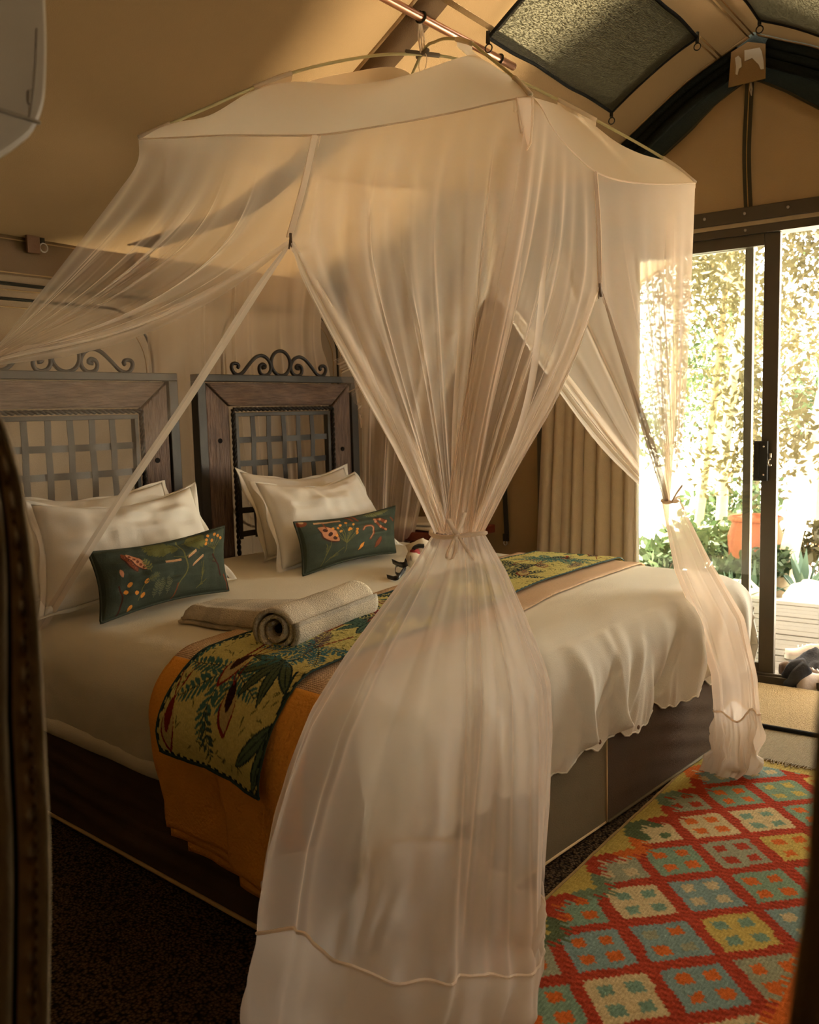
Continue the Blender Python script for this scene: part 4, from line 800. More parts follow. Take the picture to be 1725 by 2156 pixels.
# ---------------------------------------------------------------- headboards
def headboard(x0, lab):
    t = empty('headboard', (x0+.495, 2.05, 0), lab, 'headboard', 'iron and wood headboards'); Y = 2.02; WD = .99; ZT = 1.450
    def bx(nm, xa, xb, za, zb, ya, yb, m, bev=.003): return MB().box((x0+xa, ya, za), (xb-xa, 0, 0), (0, yb-ya, 0), (0, 0, zb-za)).build(nm, m, t, bevel=bev)
    bx('post', 0, .045, 0, ZT-.032, Y, Y+.05, M['iron']); bx('post', WD-.045, WD, 0, ZT-.032, Y, Y+.05, M['iron']); bx('top_rail', 0, WD, ZT-.032, ZT, Y, Y+.05, M['iron'])
    A, B, zt, zb = .05, .178, ZT-.037, ZT-.145; lw = WD
    d = np.array([0, .035, 0])
    def plank(nm, poly, m):
        q = MB(); q.prism([np.array([x0+x, Y+.008, z]) for x, z in poly], d); return q.build(nm, m, t, bevel=.006)
    pl = plank('wood_plank', [(A, .1), (B-.004, .1), (B-.004, zb), (A, zt-.004)], M['wood']); pr2 = plank('wood_plank', [(lw-B+.004, .1), (lw-A, .1), (lw-A, zt-.004), (lw-B+.004, zb)], M['wood'])
    plank('wood_plank', [(B+.002, zb+.003), (lw-B-.002, zb+.003), (lw-A-.004, zt), (A+.004, zt)], M['woodh'])
    for p_, x, z in ((pl, .115, 1.155), (pr2, lw-.115, 1.085)):
        q = MB(); q.tube([(x0+x, Y+.004, z), (x0+x, Y+.02, z)], .011, 10); q.build('bolt_hole', M['dark'], p_)  # black disc painted as the shade inside a bolt hole
    r = [np.array([x0+B+.008, Y-.002, .62]), np.array([x0+B+.008, Y-.002, zb-.012]), np.array([x0+lw-B-.008, Y-.002, zb-.012]), np.array([x0+lw-B-.008, Y-.002, .62])]
    q = MB()
    for a, b in ((0, 1), (1, 2), (2, 3)):
        L = np.linalg.norm(r[b]-r[a]); n_ = int(L/.006); dirv = (r[b]-r[a])/L; sd_ = np.cross(dirv, (0, 1, 0))
        for ph in (0, math.pi): q.tube([r[a]+dirv*L*i/n_+sd_*.005*math.cos(i*.75+ph)+np.array([0, -.005*math.sin(i*.75+ph), 0]) for i in range(n_+1)], .0062, 5)
    q.build('twisted_rope_trim', M['iron2'], t, smooth=True)
    xa, xb, za, zc = B+.022, lw-B-.022, .70, zb-.026
    q = MB()
    for (a, b, c_, e_) in ((xa, xa+.018, za, zc), (xb-.018, xb, za, zc)): bx('inner_frame', a, b, c_, e_, Y, Y+.03, M['iron'], .002)
    bx('inner_frame', xa, xb, zc-.018, zc, Y-.001, Y+.031, M['iron'], .002)
    nz_, nx_ = 5, 5; zs = [zc-.018-.108*(k+1) for k in range(nz_)]; xs_ = [xa+.018+(xb-xa-.036)*(k+1)/(nx_+1) for k in range(nx_)]
    def strapm(pts, wv):
        q = MB(); pts = np.array(pts); wv = np.array(wv)*.5; q.grid(np.array([pts-wv, pts+wv])); o = q.build('lattice_strap', M['iron'], t, solid=.003); return o
    for k, x in enumerate(xs_): strapm([(x0+x+.0015*math.sin(z*5+k), Y+.015-.0022*math.sin((z-zs[0])/.108*math.pi+math.pi/2+k*math.pi), z) for z in np.linspace(za, zc-.01, 44)], (.026, 0, 0))
    for k, z in enumerate(zs): strapm([(x0+x, Y+.015+.004*math.sin((x-xs_[0])/(xs_[1]-xs_[0])*math.pi+math.pi/2+k*math.pi), z+.0012*math.sin(x*9)) for x in np.linspace(xa+.005, xb-.005, 44)], (0, 0, .027))
    sx, sz, cx_ = .000745, .00056, x0+WD*.5+.004; cz = ZT+.058
    def pp(x, y): return np.array([cx_+(x-820)*sx, Y+.022, cz-(y-207)*sz])
    q = MB(); q.tube([pp(820+78*math.cos(a), 207+104*math.sin(a)) for a in np.linspace(0, 2*math.pi, 33)[:-1]], .0085, 8, closed=True); q.build('scroll_ring', M['iron2'], t, smooth=True)
    L = [(668, 250), (688, 246), (692, 232), (676, 219), (652, 228), (642, 258), (652, 295), (685, 311), (718, 296), (737, 255), (730, 205), (703, 165), (664, 148), (625, 160), (590, 192), (550, 242), (515, 288), (480, 309), (450, 300), (430, 265), (430, 235), (446, 219), (472, 222), (484, 240), (474, 254)]
    for sg in (1, -1):
        q = MB(); q.tube(spline([pp(x if sg == 1 else 1640-x, y) for x, y in L], 90), .0085, 8); q.build('scroll', M['iron2'], t, smooth=True)
headboard(-.005, 'dark iron and wood headboard on the left, hazy behind the mosquito net')
headboard(1.083, 'dark iron and wood headboard on the right, seen clear in the net opening')

# ---------------------------------------------------------------- towels on the bed
def topz(x, y): return float(duv(x, y)[2])
a, b = atZ(577, 1328, .700), atZ(752, 1262, .698); ax = (b-a)/np.linalg.norm(b-a); sdv = np.cross(ZZ, ax); sdv /= np.linalg.norm(sdv)
rt = empty('rolled_towel', (a+b)/2-ZZ*.062, 'thick cream towel rolled up with grey stripes, lying on the runner edge', 'towel')
P = np.zeros((150, 26, 3))
for i in range(150):
    th = i/149*2*math.pi*2.75
    for j in range(26):
        v = j/25; r = .013+.0475*(i/149)**.9 + .0025*nz3((i*.05, v*4, 0)) ; e = .008*nz3((th*.4, 0, 2))*(1-abs(2*v-1))
        P[i, j] = a+(b-a)*(v*1.0) + ax*(.006*math.sin(th*1.3))*(1 if v in (0, 1) else 0) + (sdv*math.cos(-th+1.2)*(1.05)+ZZ*math.sin(-th+1.2)*.97)*(r+e)
tcol = np.zeros((150, 26, 3)); 
for i in range(150):
    for j in range(26):
        g1 = 1 if .30 < j/25 < .62 else 0; g2 = 1 if (i % 37) < 13 else 0; tcol[i, j] = np.array((.84, .75, .58))*(1-.16*g1-.20*g2)*np.array((1-.03*g2, 1, 1+.06*g2))
gridobj('terry_roll', P, M['towel'], rt, col=tcol, solid=.0105)
q = MB(); q.tube([a+ax*.02, a+ax*.10], .012, 10); q.build('dark_core', M['dark'], rt)  # black plug painted as the shade in the roll's open core
ft = empty('folded_towel', (.34, .85, .632), 'flat folded cream towel with grey stripes, left of the rolled towel', 'towel')
cA, cB, cC, cD = [np.array(p) for p in ((.262, 1.005), (.41, 1.06), (.60, .74), (.285, .63))]
for k in range(5):
    P = np.zeros((40, 16, 3)); sh = .006*math.sin(k*2.3)
    for i in range(40):
        for j in range(16):
            u, v = i/39, j/15; p = (cA*(1-u)+cD*u)*(1-v)+(cB*(1-u)+cC*u)*v; p = p + (cA-cD)*(sh*2+.01*math.sin(v*9+k))*(1-u) + np.array([-.010*math.sin(k*1.7), .004*math.sin(u*11+k*2)])*(1-v)
            e = min(1, 12*min(u, v, 1-v)); P[i, j] = (p[0], p[1], topz(*p)+.010+.0115*k*(.60+.40*e)-(.004*k if v < .08 else 0)+.003*nz3((u*5, v*4, k)))
    fc = np.ones((40, 16, 3))*np.array((.80, .72, .57)); fc[:, 5:9] *= .84; fc[10:18] *= .86; fc[26:32] *= .88
    gridobj('towel_fold', P, M['towel'], ft, col=fc, solid=.008)
# bundle with straps behind the tied net
c = atZ(868, 1185, .655); g_t = empty('strapped_bundle', c-ZZ*.03, 'cream cloth bundle with black straps and red lining on the bed behind the net', 'garment')
q = MB(); q.ball(atZ(884, 1158, .70), .055, .05, .045, 14, wob=.4); q.ball(atZ(872, 1180, .675), .04, .03, .03, 12, wob=.5, sd=4); weld(q.build('cream_cloth', M['cream'], g_t, smooth=True))
q = MB(); q.ball(atZ(874, 1163, .70), .028, .02, .018, 10, wob=.4); q.build('red_lining', M['red'], g_t, smooth=True)
def ribbon(path, wv, m, par, nm='ribbon', th=.0015):
    P = np.array([[np.asarray(p)-np.asarray(wv)*.5, np.asarray(p)+np.asarray(wv)*.5] for p in path]); return gridobj(nm, P, m, par, solid=th)
for pts, wv in ([((815, 1214, .640), (835, 1217, .648), (850, 1200, .662), (855, 1180, .68), (866, 1165, .70))], (0.01, .014, .014)), ([((826, 1182, .66), (845, 1190, .675), (858, 1186, .685))], (0, .006, .02)), ([((833, 1192, .65), (833, 1206, .645), (846, 1208, .65), (856, 1194, .665), (845, 1186, .67), (835, 1192, .655))], (.01, .01, .008)), ([((866, 1176, .69), (868, 1158, .71), (880, 1150, .735), (893, 1150, .745))], (.01, .01, .016)):
    ribbon(spline([atZ(*p) for p in pts[0]], 24), wv, M['black_satin'], g_t, 'satin_strap')
# ---------------------------------------------------------------- bedside table, curtain, strap
tb = empty('bedside_table', W(2.5, 1.52, 0), 'carved red wooden bedside table behind the tied net and right pillow', 'table')
MB().tbox(2.27, 2.74, 1.29, 1.78, .615, .66).build('table_top', M['redwood'], tb, bevel=.008)
MB().tbox(2.31, 2.70, 1.34, 1.76, .06, .615).build('body', M['redwood'], tb, bevel=.006)
for z in (.13, .37):
    f = MB().tbox(2.303, 2.31, 1.37, 1.73, z, z+.21).build('drawer_front', M['redwood'], tb, bevel=.004)
    MB().tube([W(2.29, 1.55, z+.1), W(2.303, 1.55, z+.1)], .012, 8).build('knob', M['iron2'], f)
    f = MB().tbox(2.36, 2.66, 1.333, 1.341, z, z+.21).build('side_panel', M['redwood'], tb, bevel=.004)
    MB().prism([W(2.43+.08*i, 1.330, z+.10+.05*(1 if i % 2 else -1)) for i in range(3)], tY*.006).build('carved_leaf', M['redwood'], f)
for x in (2.33, 2.66):
    for y in (1.36, 1.72): MB().tbox(x, x+.04, y, y+.04, 0, .07).build('leg', M['redwood'], tb)
for k, lab in enumerate(['folded grey cloth lying on the bedside table under another', 'folded pale cloth uppermost on the bedside table']):
    q = MB(); q.grid(np.array([[W(2.30+.26*u, 1.40+.30*v, .672+.022*k+.006*math.sin(u*5+v*4+k)) for v in np.linspace(0, 1, 8)] for u in np.linspace(0, 1, 10)])); tag(q.build('folded_cloth', M['cream'], smooth=True, solid=.016), lab, 'cloth', 'cloths on the bedside table')
cu = empty('curtain', W(2.70, .76, .02), 'beige linen curtain drawn aside left of the glass door', 'curtain')
P = np.zeros((220, 30, 3))
for i in range(220):
    u = i/219
    for j in range(30):
        v = j/29; z = 2.02-2.0*v; ph = u*8*2*math.pi+1.2*math.sin(u*9)+.5*nz3((u*4, v*1.2, 0)); sp = .80+.20*v
        a_ = (.030+.016*math.sin(u*23))*(.55+.45*v); P[i, j] = W(2.725-.02*v + a_*math.sin(ph)*.95 - .02*math.sin(ph*.5)*0, .49+ (.56*sp)*u + .016*math.cos(ph)*.8, z)
gridobj('linen', P, M['curtain'], cu, solid=.002)
P2 = P[:9].copy(); P2 = P2 - tY*.006 + tX*.004; gridobj('lining_edge', P2[:7]-tY*.004, M['lining'], cu)
q = MB(); q.tube([W(2.735, .42, 2.03), W(2.735, 1.15, 2.03)], .010, 8); q.build('curtain_rod', M['alu'], cu)
c = T(atTX(1066, 1090, GX-.03)); sp = empty('hanging_strap', W(GX-.02, c[1], c[2]-.12), 'dark webbing strap with a metal clip hanging on the gable canvas', 'strap')
q = MB(); q.grid(np.array([[W(GX-.030-.008*math.sin(z*9), c[1]-.013, c[2]+z), W(GX-.034-.008*math.sin(z*9), c[1]+.013, c[2]+z)] for z in np.linspace(.34, -.10, 16)])); q.build('webbing', M['webbing'], sp, solid=.003)
MB().tbox(GX-.042, GX-.028, c[1]-.017, c[1]+.017, c[2]-.125, c[2]-.085).build('clip', M['webbing'], sp, bevel=.003)
q = MB(); q.tube([W(GX-.034, c[1]+.004+.010*math.sin(a), c[2]-.135-.012*math.cos(a)) for a in np.linspace(-2.4, 2.4, 10)], .003, 5); q.build('hook', M['screw'], sp)

# ================================================================ mosquito net
A, B, C, D = atZ(292, 292, 2.10), atZ(1118, 203, 2.08), atZ(1465, 385, 2.06), atZ(752, 384, 2.16)
nAC = np.cross(C-A, ZZ); nBD = np.cross(D-B, ZZ)
def onAC(x, y): return onplane(x, y, nAC, A)
def onBD(x, y): return onplane(x, y, nBD, B)
net = empty('mosquito_net', (1.05, .65, .0), 'sheer cream mosquito net with domed canopy over the beds, tied at its corners', 'mosquito net')
rodAC = spline([onAC(*p) for p in ((292, 290), (430, 230), (610, 155), (780, 118), (890, 115), (965, 125), (1083, 165), (1250, 250), (1400, 335), (1465, 385))], 80)
hub = onAC(890, 113)
rb = [onBD(*p) for p in ((1118, 200), (1081, 162), (1020, 112), (990, 90), (946, 81), (917, 88))]
hb_ = hub + ZZ*.004; dv2 = D-hub
rodBD = spline(rb + [hb_, hub+dv2*.35-ZZ*.012, hub+dv2*.7-ZZ*.02+ZZ*.035, D], 80)
for r_, nm in ((rodAC, 'canopy_rod'), (rodBD, 'canopy_rod')):
    q = MB(); q.tube(r_, .0048, 8); q.build(nm, M['rod'], net, smooth=True)
q = MB(); q.tube([hub-(C-A)*.03, hub+(C-A)*.03], .0075, 8); q.tube([hub-(D-B)*.03, hub+(D-B)*.03], .0075, 8); q.build('rod_crossing', mat('grey_sleeve', (.16, .13, .09), .6), net, smooth=True)
top_s = W(T(pa+(pb-pa)*.534)[0], .535, 2.49)
q = MB()
for o in (-.011, 0, .011): q.tube([top_s+tX*o*.3, top_s*.5+hub*.5+tX*o*1.4, hub+tX*o], .0028, 5)
q.tube([hub+tY*.03*math.cos(a)+ZZ*(.028*math.sin(a)-.028)+tX*.02*math.cos(a) for a in np.linspace(0, 2*math.pi, 20)[:-1]], .0016, 5, closed=True); q.build('hanging_tape', M['tape'], net)
def ruled(b, t, nu=90, nv=16, puffz=0.0):
    b, t = spline(b, nu), spline(t, nu); P = np.array([[b[i]*(1-v)+t[i]*v + ZZ*puffz*math.sin(math.pi*v)*math.sin(math.pi*i/(nu-1)) for v in np.linspace(0, 1, nv)] for i in range(nu)]); return P
eAB = pathpx([(292, 292), (345, 291), (480, 285), (668, 284), (820, 262), (950, 238), (1060, 213), (1118, 203)], A, B, 40)
eBC = pathpx([(1118, 203), (1136, 218), (1170, 279), (1229, 343), (1261, 365), (1300, 379), (1350, 386), (1410, 388), (1465, 385)], B, C, 40)
eCD = pathpx([(1465, 385), (1330, 383), (1240, 378), (1120, 390), (1020, 400), (870, 395), (790, 391), (752, 384)], C, D, 40)
eDA = pathpx([(752, 384), (660, 372), (540, 345), (430, 322), (335, 303), (292, 292)], D, A, 40)
tAB = [A]+[onAC(*p) for p in ((345, 262), (440, 243), (530, 192), (610, 172), (735, 178))]+[onAC(850, 160)*.8+onBD(850, 160)*.2]+[onBD(*p) for p in ((980, 118), (1022, 128), (1060, 152), (1095, 172))]+[B]
tBC = [B, onBD(1128, 206)]+[onAC(*p) for p in ((1180, 222), (1215, 236), (1250, 262), (1300, 300), (1350, 324), (1400, 339), (1440, 362))]+[C]
gridobj('canopy_panel', ruled(eAB, tAB, puffz=.01), M['top'], net); gridobj('canopy_panel', ruled(eBC, tBC, puffz=.008), M['top'], net)
low = lambda r, i0, i1, dz: [r[i]-ZZ*dz for i in np.linspace(i0, i1, 6).astype(int)]
iH = int(np.argmin(np.linalg.norm(rodAC-hub, axis=1))); jH = int(np.argmin(np.linalg.norm(rodBD-hub, axis=1)))
gridobj('canopy_panel', ruled(eDA, [D]+low(rodBD, 74, jH+4, .03)+low(rodAC, iH-4, 6, .04)+[A], puffz=-.01), M['top'], net)
gridobj('canopy_panel', ruled(eCD, [C]+low(rodAC, 74, iH+4, .05)+low(rodBD, jH+4, 74, .03)+[D], puffz=-.01), M['top'], net)
for e in (eAB, eBC, eCD, eDA): q = MB(); q.tube(e, .0032, 5); q.build('edge_tape', M['tape'], net)
def sleeve(r, f0, f1, edge_px, on):      # fabric sleeve holding the canopy on the rod
    i0, i1 = int(f0*79), int(f1*79); P = np.array([[r[i]+ZZ*.007, r[i]-ZZ*.02, on(*edge_px(k/(max(1, i1-i0))))] for k, i in enumerate(range(i0, i1+1))]); gridobj('rod_sleeve', P, M['top'], net)
    q = MB(); q.tube([r[i] for i in range(i0, i1+1)], .0075, 8); q.build('rod_sleeve', M['tape'], net, smooth=True)
def fx(px): return float(np.argmin([abs(_p[0]-px) for _p in [((np.dot(r-CAM, R_)/depth(r))*FPX+862.5,) for r in rodAC]]))/79
lerp2 = lambda a, b: (lambda k: (a[0]+(b[0]-a[0])*k, a[1]+(b[1]-a[1])*k))
sleeve(rodAC, 0, fx(350), lerp2((294, 293), (348, 264)), onAC); sleeve(rodAC, fx(530), fx(610), lerp2((530, 194), (610, 174)), onAC)
sleeve(rodAC, fx(1175), fx(1250), lerp2((1175, 222), (1250, 262)), onAC); sleeve(rodAC, fx(1398), 1, lerp2((1398, 339), (1464, 386)), onAC)
sleeve(rodBD, 0, .085, lerp2((1118, 206), (1086, 176)), onBD); sleeve(rodBD, .29, .36, lerp2((1022, 130), (985, 118)), onBD)

def fan(name, top, e0, e1, m, nu=200, nv=56, amp=.02, nf=16, sd=0, grow=.35, end=1.0, sharp=1.6, sag=0.0, twist=0):
    """Cloth hung from the curve top, its side edges e0 and e1, gathered in folds that run down the cloth."""
    e0, e1 = spline(e0, nv), spline(e1, nv)
    def smooth(e):
        w_ = nv//3; q_ = np.vstack([2*e[0]-e[1:w_+1][::-1], e, 2*e[-1]-e[-w_-1:-1][::-1]]); k_ = np.hanning(2*w_+1); k_ /= k_.sum()
        return np.stack([np.convolve(q_[:, c], k_, 'valid') for c in range(3)], 1)
    s0, s1 = smooth(e0), smooth(e1); tp = spline(top, nu); r = random.Random(sd)
    R2 = np.random.default_rng(sd*7+1); nr = int(nf*1.25); ru = R2.random(nr); rw = (.10+.50*R2.random(nr)**2)/nf; rh = (.25+1.3*R2.random(nr)**3)*np.where(R2.random(nr) < .72, 1, -1)
    rs = R2.random(nr)*.55; re = .25+.5*R2.random(nr); rd = R2.normal(0, .05, nr); ph = R2.random(4)*6.28
    U = np.linspace(0, 1, nu); P = np.zeros((nu, nv, 3)); base = tp[0][None]*(1-U[:, None])+tp[-1][None]*U[:, None]
    for j in range(nv):
        v = j/(nv-1); k0 = np.exp(-U/.07)[:, None]; k1 = np.exp(-(1-U)/.07)[:, None]; P[:, j] = (e0[j]*k0+s0[j]*(1-k0))*(1-U[:, None])+(e1[j]*k1+s1[j]*(1-k1))*U[:, None] + (tp-base)*(1-v)**2
    du = np.gradient(P, axis=0); dv_ = np.gradient(P, axis=1); n_ = np.cross(du, dv_); L = np.linalg.norm(n_, axis=2); n_ = n_/(L[..., None]+1e-12)
    n_[L < 1e-10] = n_[nu//2, nv//2]
    width = np.linalg.norm(P[-1]-P[0], axis=1); wmax = width.max()
    for j in range(nv):
        v = j/(nv-1); f = 0
        f = .45*np.sin(nf*.9*U+ph[0]+2*v)+.3*np.sin(nf*2.1*U+ph[1]-1.5*v)
        for k in range(nr):
            act = min(1, max(0, (v-rs[k])/re[k])); act = act*act*(3-2*act)
            if act > 0: f = f + rh[k]*act*np.exp(-((U-ru[k]-rd[k]*(1-v))/(rw[k]*(.5+.9*v)))**2)
        a = amp*min(1, v/grow)**1.2*(1-(1-end)*max(0, (v-.6)/.4)); a *= min(1, .25+1.2*width[j]/wmax)
        w_ = np.minimum(1, 12*np.minimum(U, 1-U)+.35)
        P[:, j] += n_[:, j]*(a*f*w_)[:, None] - ZZ*(sag*math.sin(math.pi*v)*np.sin(np.pi*U))[:, None]
    return gridobj(name, P, m, net)
tieA = atX(-50, 775, -.15); tieB = np.array([.254, -.08, .987]); tieC = np.array([1.622, .08, .931])
nAB = np.cross(B-A, ZZ); nBC = np.cross(C-B, ZZ); nCD = np.cross(D-C, ZZ)
def px(p): v = np.asarray(p)-CAM; z = v@F_; return np.array([862.5+FPX*(v@R_)/z, 1078+FPX*(v@D_)/z])
def near(e, x): return int(np.argmin([abs(px(p)[0]-x) for p in e]))
i1 = near(eAB, 668); Z1t = eAB[i1]; Z1 = onplane(613, 500, nAB, A)-ZZ*0; i2 = near(eBC, 1250); Z2t = eBC[i2]; Z2 = onplane(1263, 605, nBC, B); i3 = near(eCD, 1022); Z3t = eCD[i3]; Z3 = onplane(1036, 592, nCD, C)
off = lambda P, d: [np.asarray(p)+np.asarray(d) for p in P]
NF = lambda p0, p1, pts, n=14: list(pathpx(pts, p0, p1, n))
# near side, left half: swept towards the head of the bed
b_lo = [(610, 515), (470, 620), (300, 705), (150, 748), (0, 768), (-50, 775)]; b_hi = [(613, 502), (470, 592), (300, 672), (150, 714), (0, 736), (-50, 770)]
fan('left_net_sheet', list(eAB[:i1+1][::-1]), [Z1t]+NF(Z1, tieA, [(613, 502), (470, 598), (300, 680), (150, 722), (0, 745), (-50, 772)]), [A]+NF(A, tieA-tX*.02, [(292, 330), (285, 352), (150, 530), (0, 722), (-50, 768)]), M['net'], 260, 70, .017, 20, 3, .3, .6, 1.9)
fan('net_hem_band', [Z1, Z1+1e-3], NF(Z1, tieA, b_lo, 20), NF(Z1, tieA, b_hi, 20), M['net2'], 30, 60, .006, 4, 5, .2)
sb = atX(-40, 1525, -.10)
fan('left_net_sheet', [Z1, Z1+1e-3], NF(Z1, sb, [(611, 512), (540, 612), (400, 832), (240, 1070), (75, 1338), (-40, 1525)], 24), NF(Z1, tieA-ZZ*.02, [(608, 516), (470, 615), (300, 700), (150, 745), (-60, 780), (-200, 900)], 20), netmat('net_single', (.94, .83, .71), .21), 160, 50, .010, 7, 8, .3, 1, 1.3)
fan('net_hem_band', [Z1, Z1+1e-3], NF(Z1, sb, [(606, 514), (531, 612), (391, 832), (231, 1070), (62, 1338), (-55, 1525)], 24), NF(Z1, sb, [(614, 514), (551, 612), (411, 832), (252, 1070), (88, 1338), (-25, 1525)], 24), M['hem'], 8, 40, .002, 2, 1)
# near side, right half: drawn to the corner tie
cB = NF(B, tieB+R_*.02, [(1112, 210), (1085, 400), (1045, 620), (1005, 850), (978, 1020), (972, 1122)])
e_ = [Z1t]+NF(Z1, tieB-R_*.055, [(613, 502), (650, 590), (710, 710), (790, 862), (870, 1010), (918, 1122)])
fan('near_net_sheet', list(eAB[i1:]), e_, [B]+cB, M['net'], 300, 70, .017, 26, 11, .25, .8, 2.0)
fan('net_hem_band', [Z1, Z1+1e-3], NF(Z1, tieB-R_*.055, [(611, 505), (636, 585), (695, 702), (778, 855), (862, 1005), (914, 1122)]), NF(Z1, tieB-R_*.02, [(616, 503), (662, 578), (738, 700), (828, 848), (904, 995), (950, 1122)]), M['net2'], 80, 50, .009, 6, 12, .1, .9)
# foot side, left half
fan('foot_net_sheet', list(eBC[:i2+1]), [B]+cB, [Z2t]+NF(Z2, tieB+R_*.055, [(1262, 606), (1215, 740), (1165, 850), (1090, 980), (1022, 1110), (1018, 1122)]), M['net'], 240, 70, .016, 20, 14, .25, .8, 2.0)
fan('net_hem_band', [Z2, Z2+1e-3], NF(Z2, tieB+R_*.02, [(1256, 606), (1180, 740), (1120, 850), (1050, 980), (1000, 1090), (985, 1122)]), NF(Z2, tieB+R_*.055, [(1263, 606), (1218, 740), (1168, 850), (1093, 980), (1025, 1105), (1018, 1122)]), M['net2'], 60, 50, .007, 5, 15, .1, .9)
# gathered corner falling from B to the tie
fan('corner_gather', [atD(1082, 212, depth(B)), atD(1124, 205, depth(B))], [atD(1082, 212, depth(B))]+NF(B, tieB-R_*.04, [(1068, 400), (1030, 600), (985, 800), (950, 1000), (935, 1122)]), [B]+NF(B, tieB+R_*.035, [(1112, 400), (1092, 600), (1048, 800), (1010, 1000), (995, 1122)]), M['net3'], 110, 60, .016, 12, 17, .15, .8)
for xs, a_, b_ in (((905, 893, 882, 888, 930), 700, 2), ((995, 985, 970, 958, 952), 330, 3), ((1016, 1006, 985, 968, 958), 380, 3), ((1150, 1145, 1130, 1095, 1005), 420, 2)):   # single tension pleats
    ys_ = [a_, 560, 740, 900, 1115] if a_ < 560 else [a_, 790, 880, 990, 1115]
    c_ = NF(B*.7+Z1t*.3 if xs[0] < 1100 else B*.6+Z2t*.4, tieB, list(zip(xs, ys_)), 30); q = np.array([[p-R_*(.002+.007*math.sin(math.pi*k/29)), p-F_*.006, p+R_*(.002+.007*math.sin(math.pi*k/29))] for k, p in enumerate(c_)]); gridobj('pleat', q, M['net2'], net)
# foot side, right half and far side, drawn to the far tie
cC = NF(C, tieC+R_*.02, [(1464, 392), (1460, 500), (1454, 650), (1447, 800), (1436, 940), (1424, 1055)])
fan('foot_net_sheet', list(eBC[i2:]), [Z2t]+NF(Z2, tieC-R_*.01, [(1265, 608), (1300, 720), (1340, 850), (1380, 970), (1405, 1055)]), [C]+cC, M['net'], 200, 70, .013, 15, 19, .3, .8, 2.0)
fan('corner_gather', [atD(1368, 388, depth(C)), C], NF(C, tieC-R_*.012, [(1368, 392), (1372, 560), (1380, 760), (1392, 930), (1404, 1055)]), cC, M['net3'], 120, 60, .010, 12, 33, .25, .8)
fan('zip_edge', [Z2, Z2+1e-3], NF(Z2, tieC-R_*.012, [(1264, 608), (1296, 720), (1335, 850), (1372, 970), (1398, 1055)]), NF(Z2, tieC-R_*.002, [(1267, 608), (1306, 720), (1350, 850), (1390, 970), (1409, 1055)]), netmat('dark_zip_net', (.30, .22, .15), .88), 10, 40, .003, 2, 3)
fan('far_net_sheet', list(eCD[:i3+1]), [C]+cC, [Z3t]+NF(Z3, tieC-R_*.02, [(1036, 594), (1110, 700), (1190, 805), (1280, 925), (1350, 1010), (1395, 1058)]), M['net'], 200, 60, .012, 14, 23, .3, .8, 1.8)
fan('net_hem_band', [Z3, Z3+1e-3], NF(Z3, tieC-R_*.02, [(1034, 596), (1095, 705), (1165, 808), (1255, 930), (1335, 1012), (1392, 1060)]), NF(Z3, tieC-R_*.005, [(1038, 592), (1118, 690), (1200, 792), (1295, 915), (1362, 1000), (1402, 1054)]), M['net2'], 60, 50, .008, 6, 24, .1, .9)
# far side, head half: hangs past the right headboard
g0 = atY(862, 1166, 1.80); g1 = atY(768, 1150, 1.86)
fan('far_net_sheet', list(eCD[i3:]), [Z3t]+NF(Z3, g0, [(1034, 594), (975, 720), (925, 870), (888, 1040), (862, 1166)]), [D]+NF(D, g1, [(753, 400), (756, 600), (760, 800), (764, 1000), (768, 1150)]), M['net'], 200, 60, .018, 16, 27, .3, 1, 1.8)
fan('net_hem_band', [Z3, Z3+1e-3], NF(Z3, g0, [(1031, 594), (969, 720), (919, 870), (884, 1040), (857, 1166)]), NF(Z3, g0, [(1036, 594), (978, 722), (927, 872), (891, 1042), (864, 1166)]), M['hem'], 8, 40, .002, 2, 1)
g2 = atY(700, 770, 1.80)
fan('tension_pleats', [Z3, Z3+1e-3], NF(Z3, g2, [(1032, 594), (930, 650), (820, 705), (700, 760)]), NF(Z3, g2-ZZ*.2, [(1034, 600), (960, 720), (880, 800), (760, 880)]), netmat('net_thin', (.88, .76, .63), .16), 120, 40, .02, 12, 29, .15, 1, 2.6)
fan('corner_gather', [D-R_*.02, D+R_*.02], NF(D, g1, [(738, 384), (730, 480), (728, 600), (735, 720), (760, 900)]), NF(D, g1, [(768, 384), (790, 480), (800, 600), (800, 720), (790, 900)]), M['net3'], 70, 40, .016, 9, 31, .1, 1)
# head side: hangs behind the headboards
fan('head_net_sheet', list(eDA)[:36]+[A+(D-A)*.12], [D, (1.62, 1.72, 1.95), (1.95, 2.15, 1.66), (2.08, 2.22, 1.40), (2.12, 2.23, .55)], [A+(D-A)*.12, (.66, 1.60, 1.92), (.90, 2.09, 1.66), (.92, 2.13, 1.42), (.93, 2.135, .55)], M['net'], 240, 50, .010, 22, 37, .4, 1, 1.6)
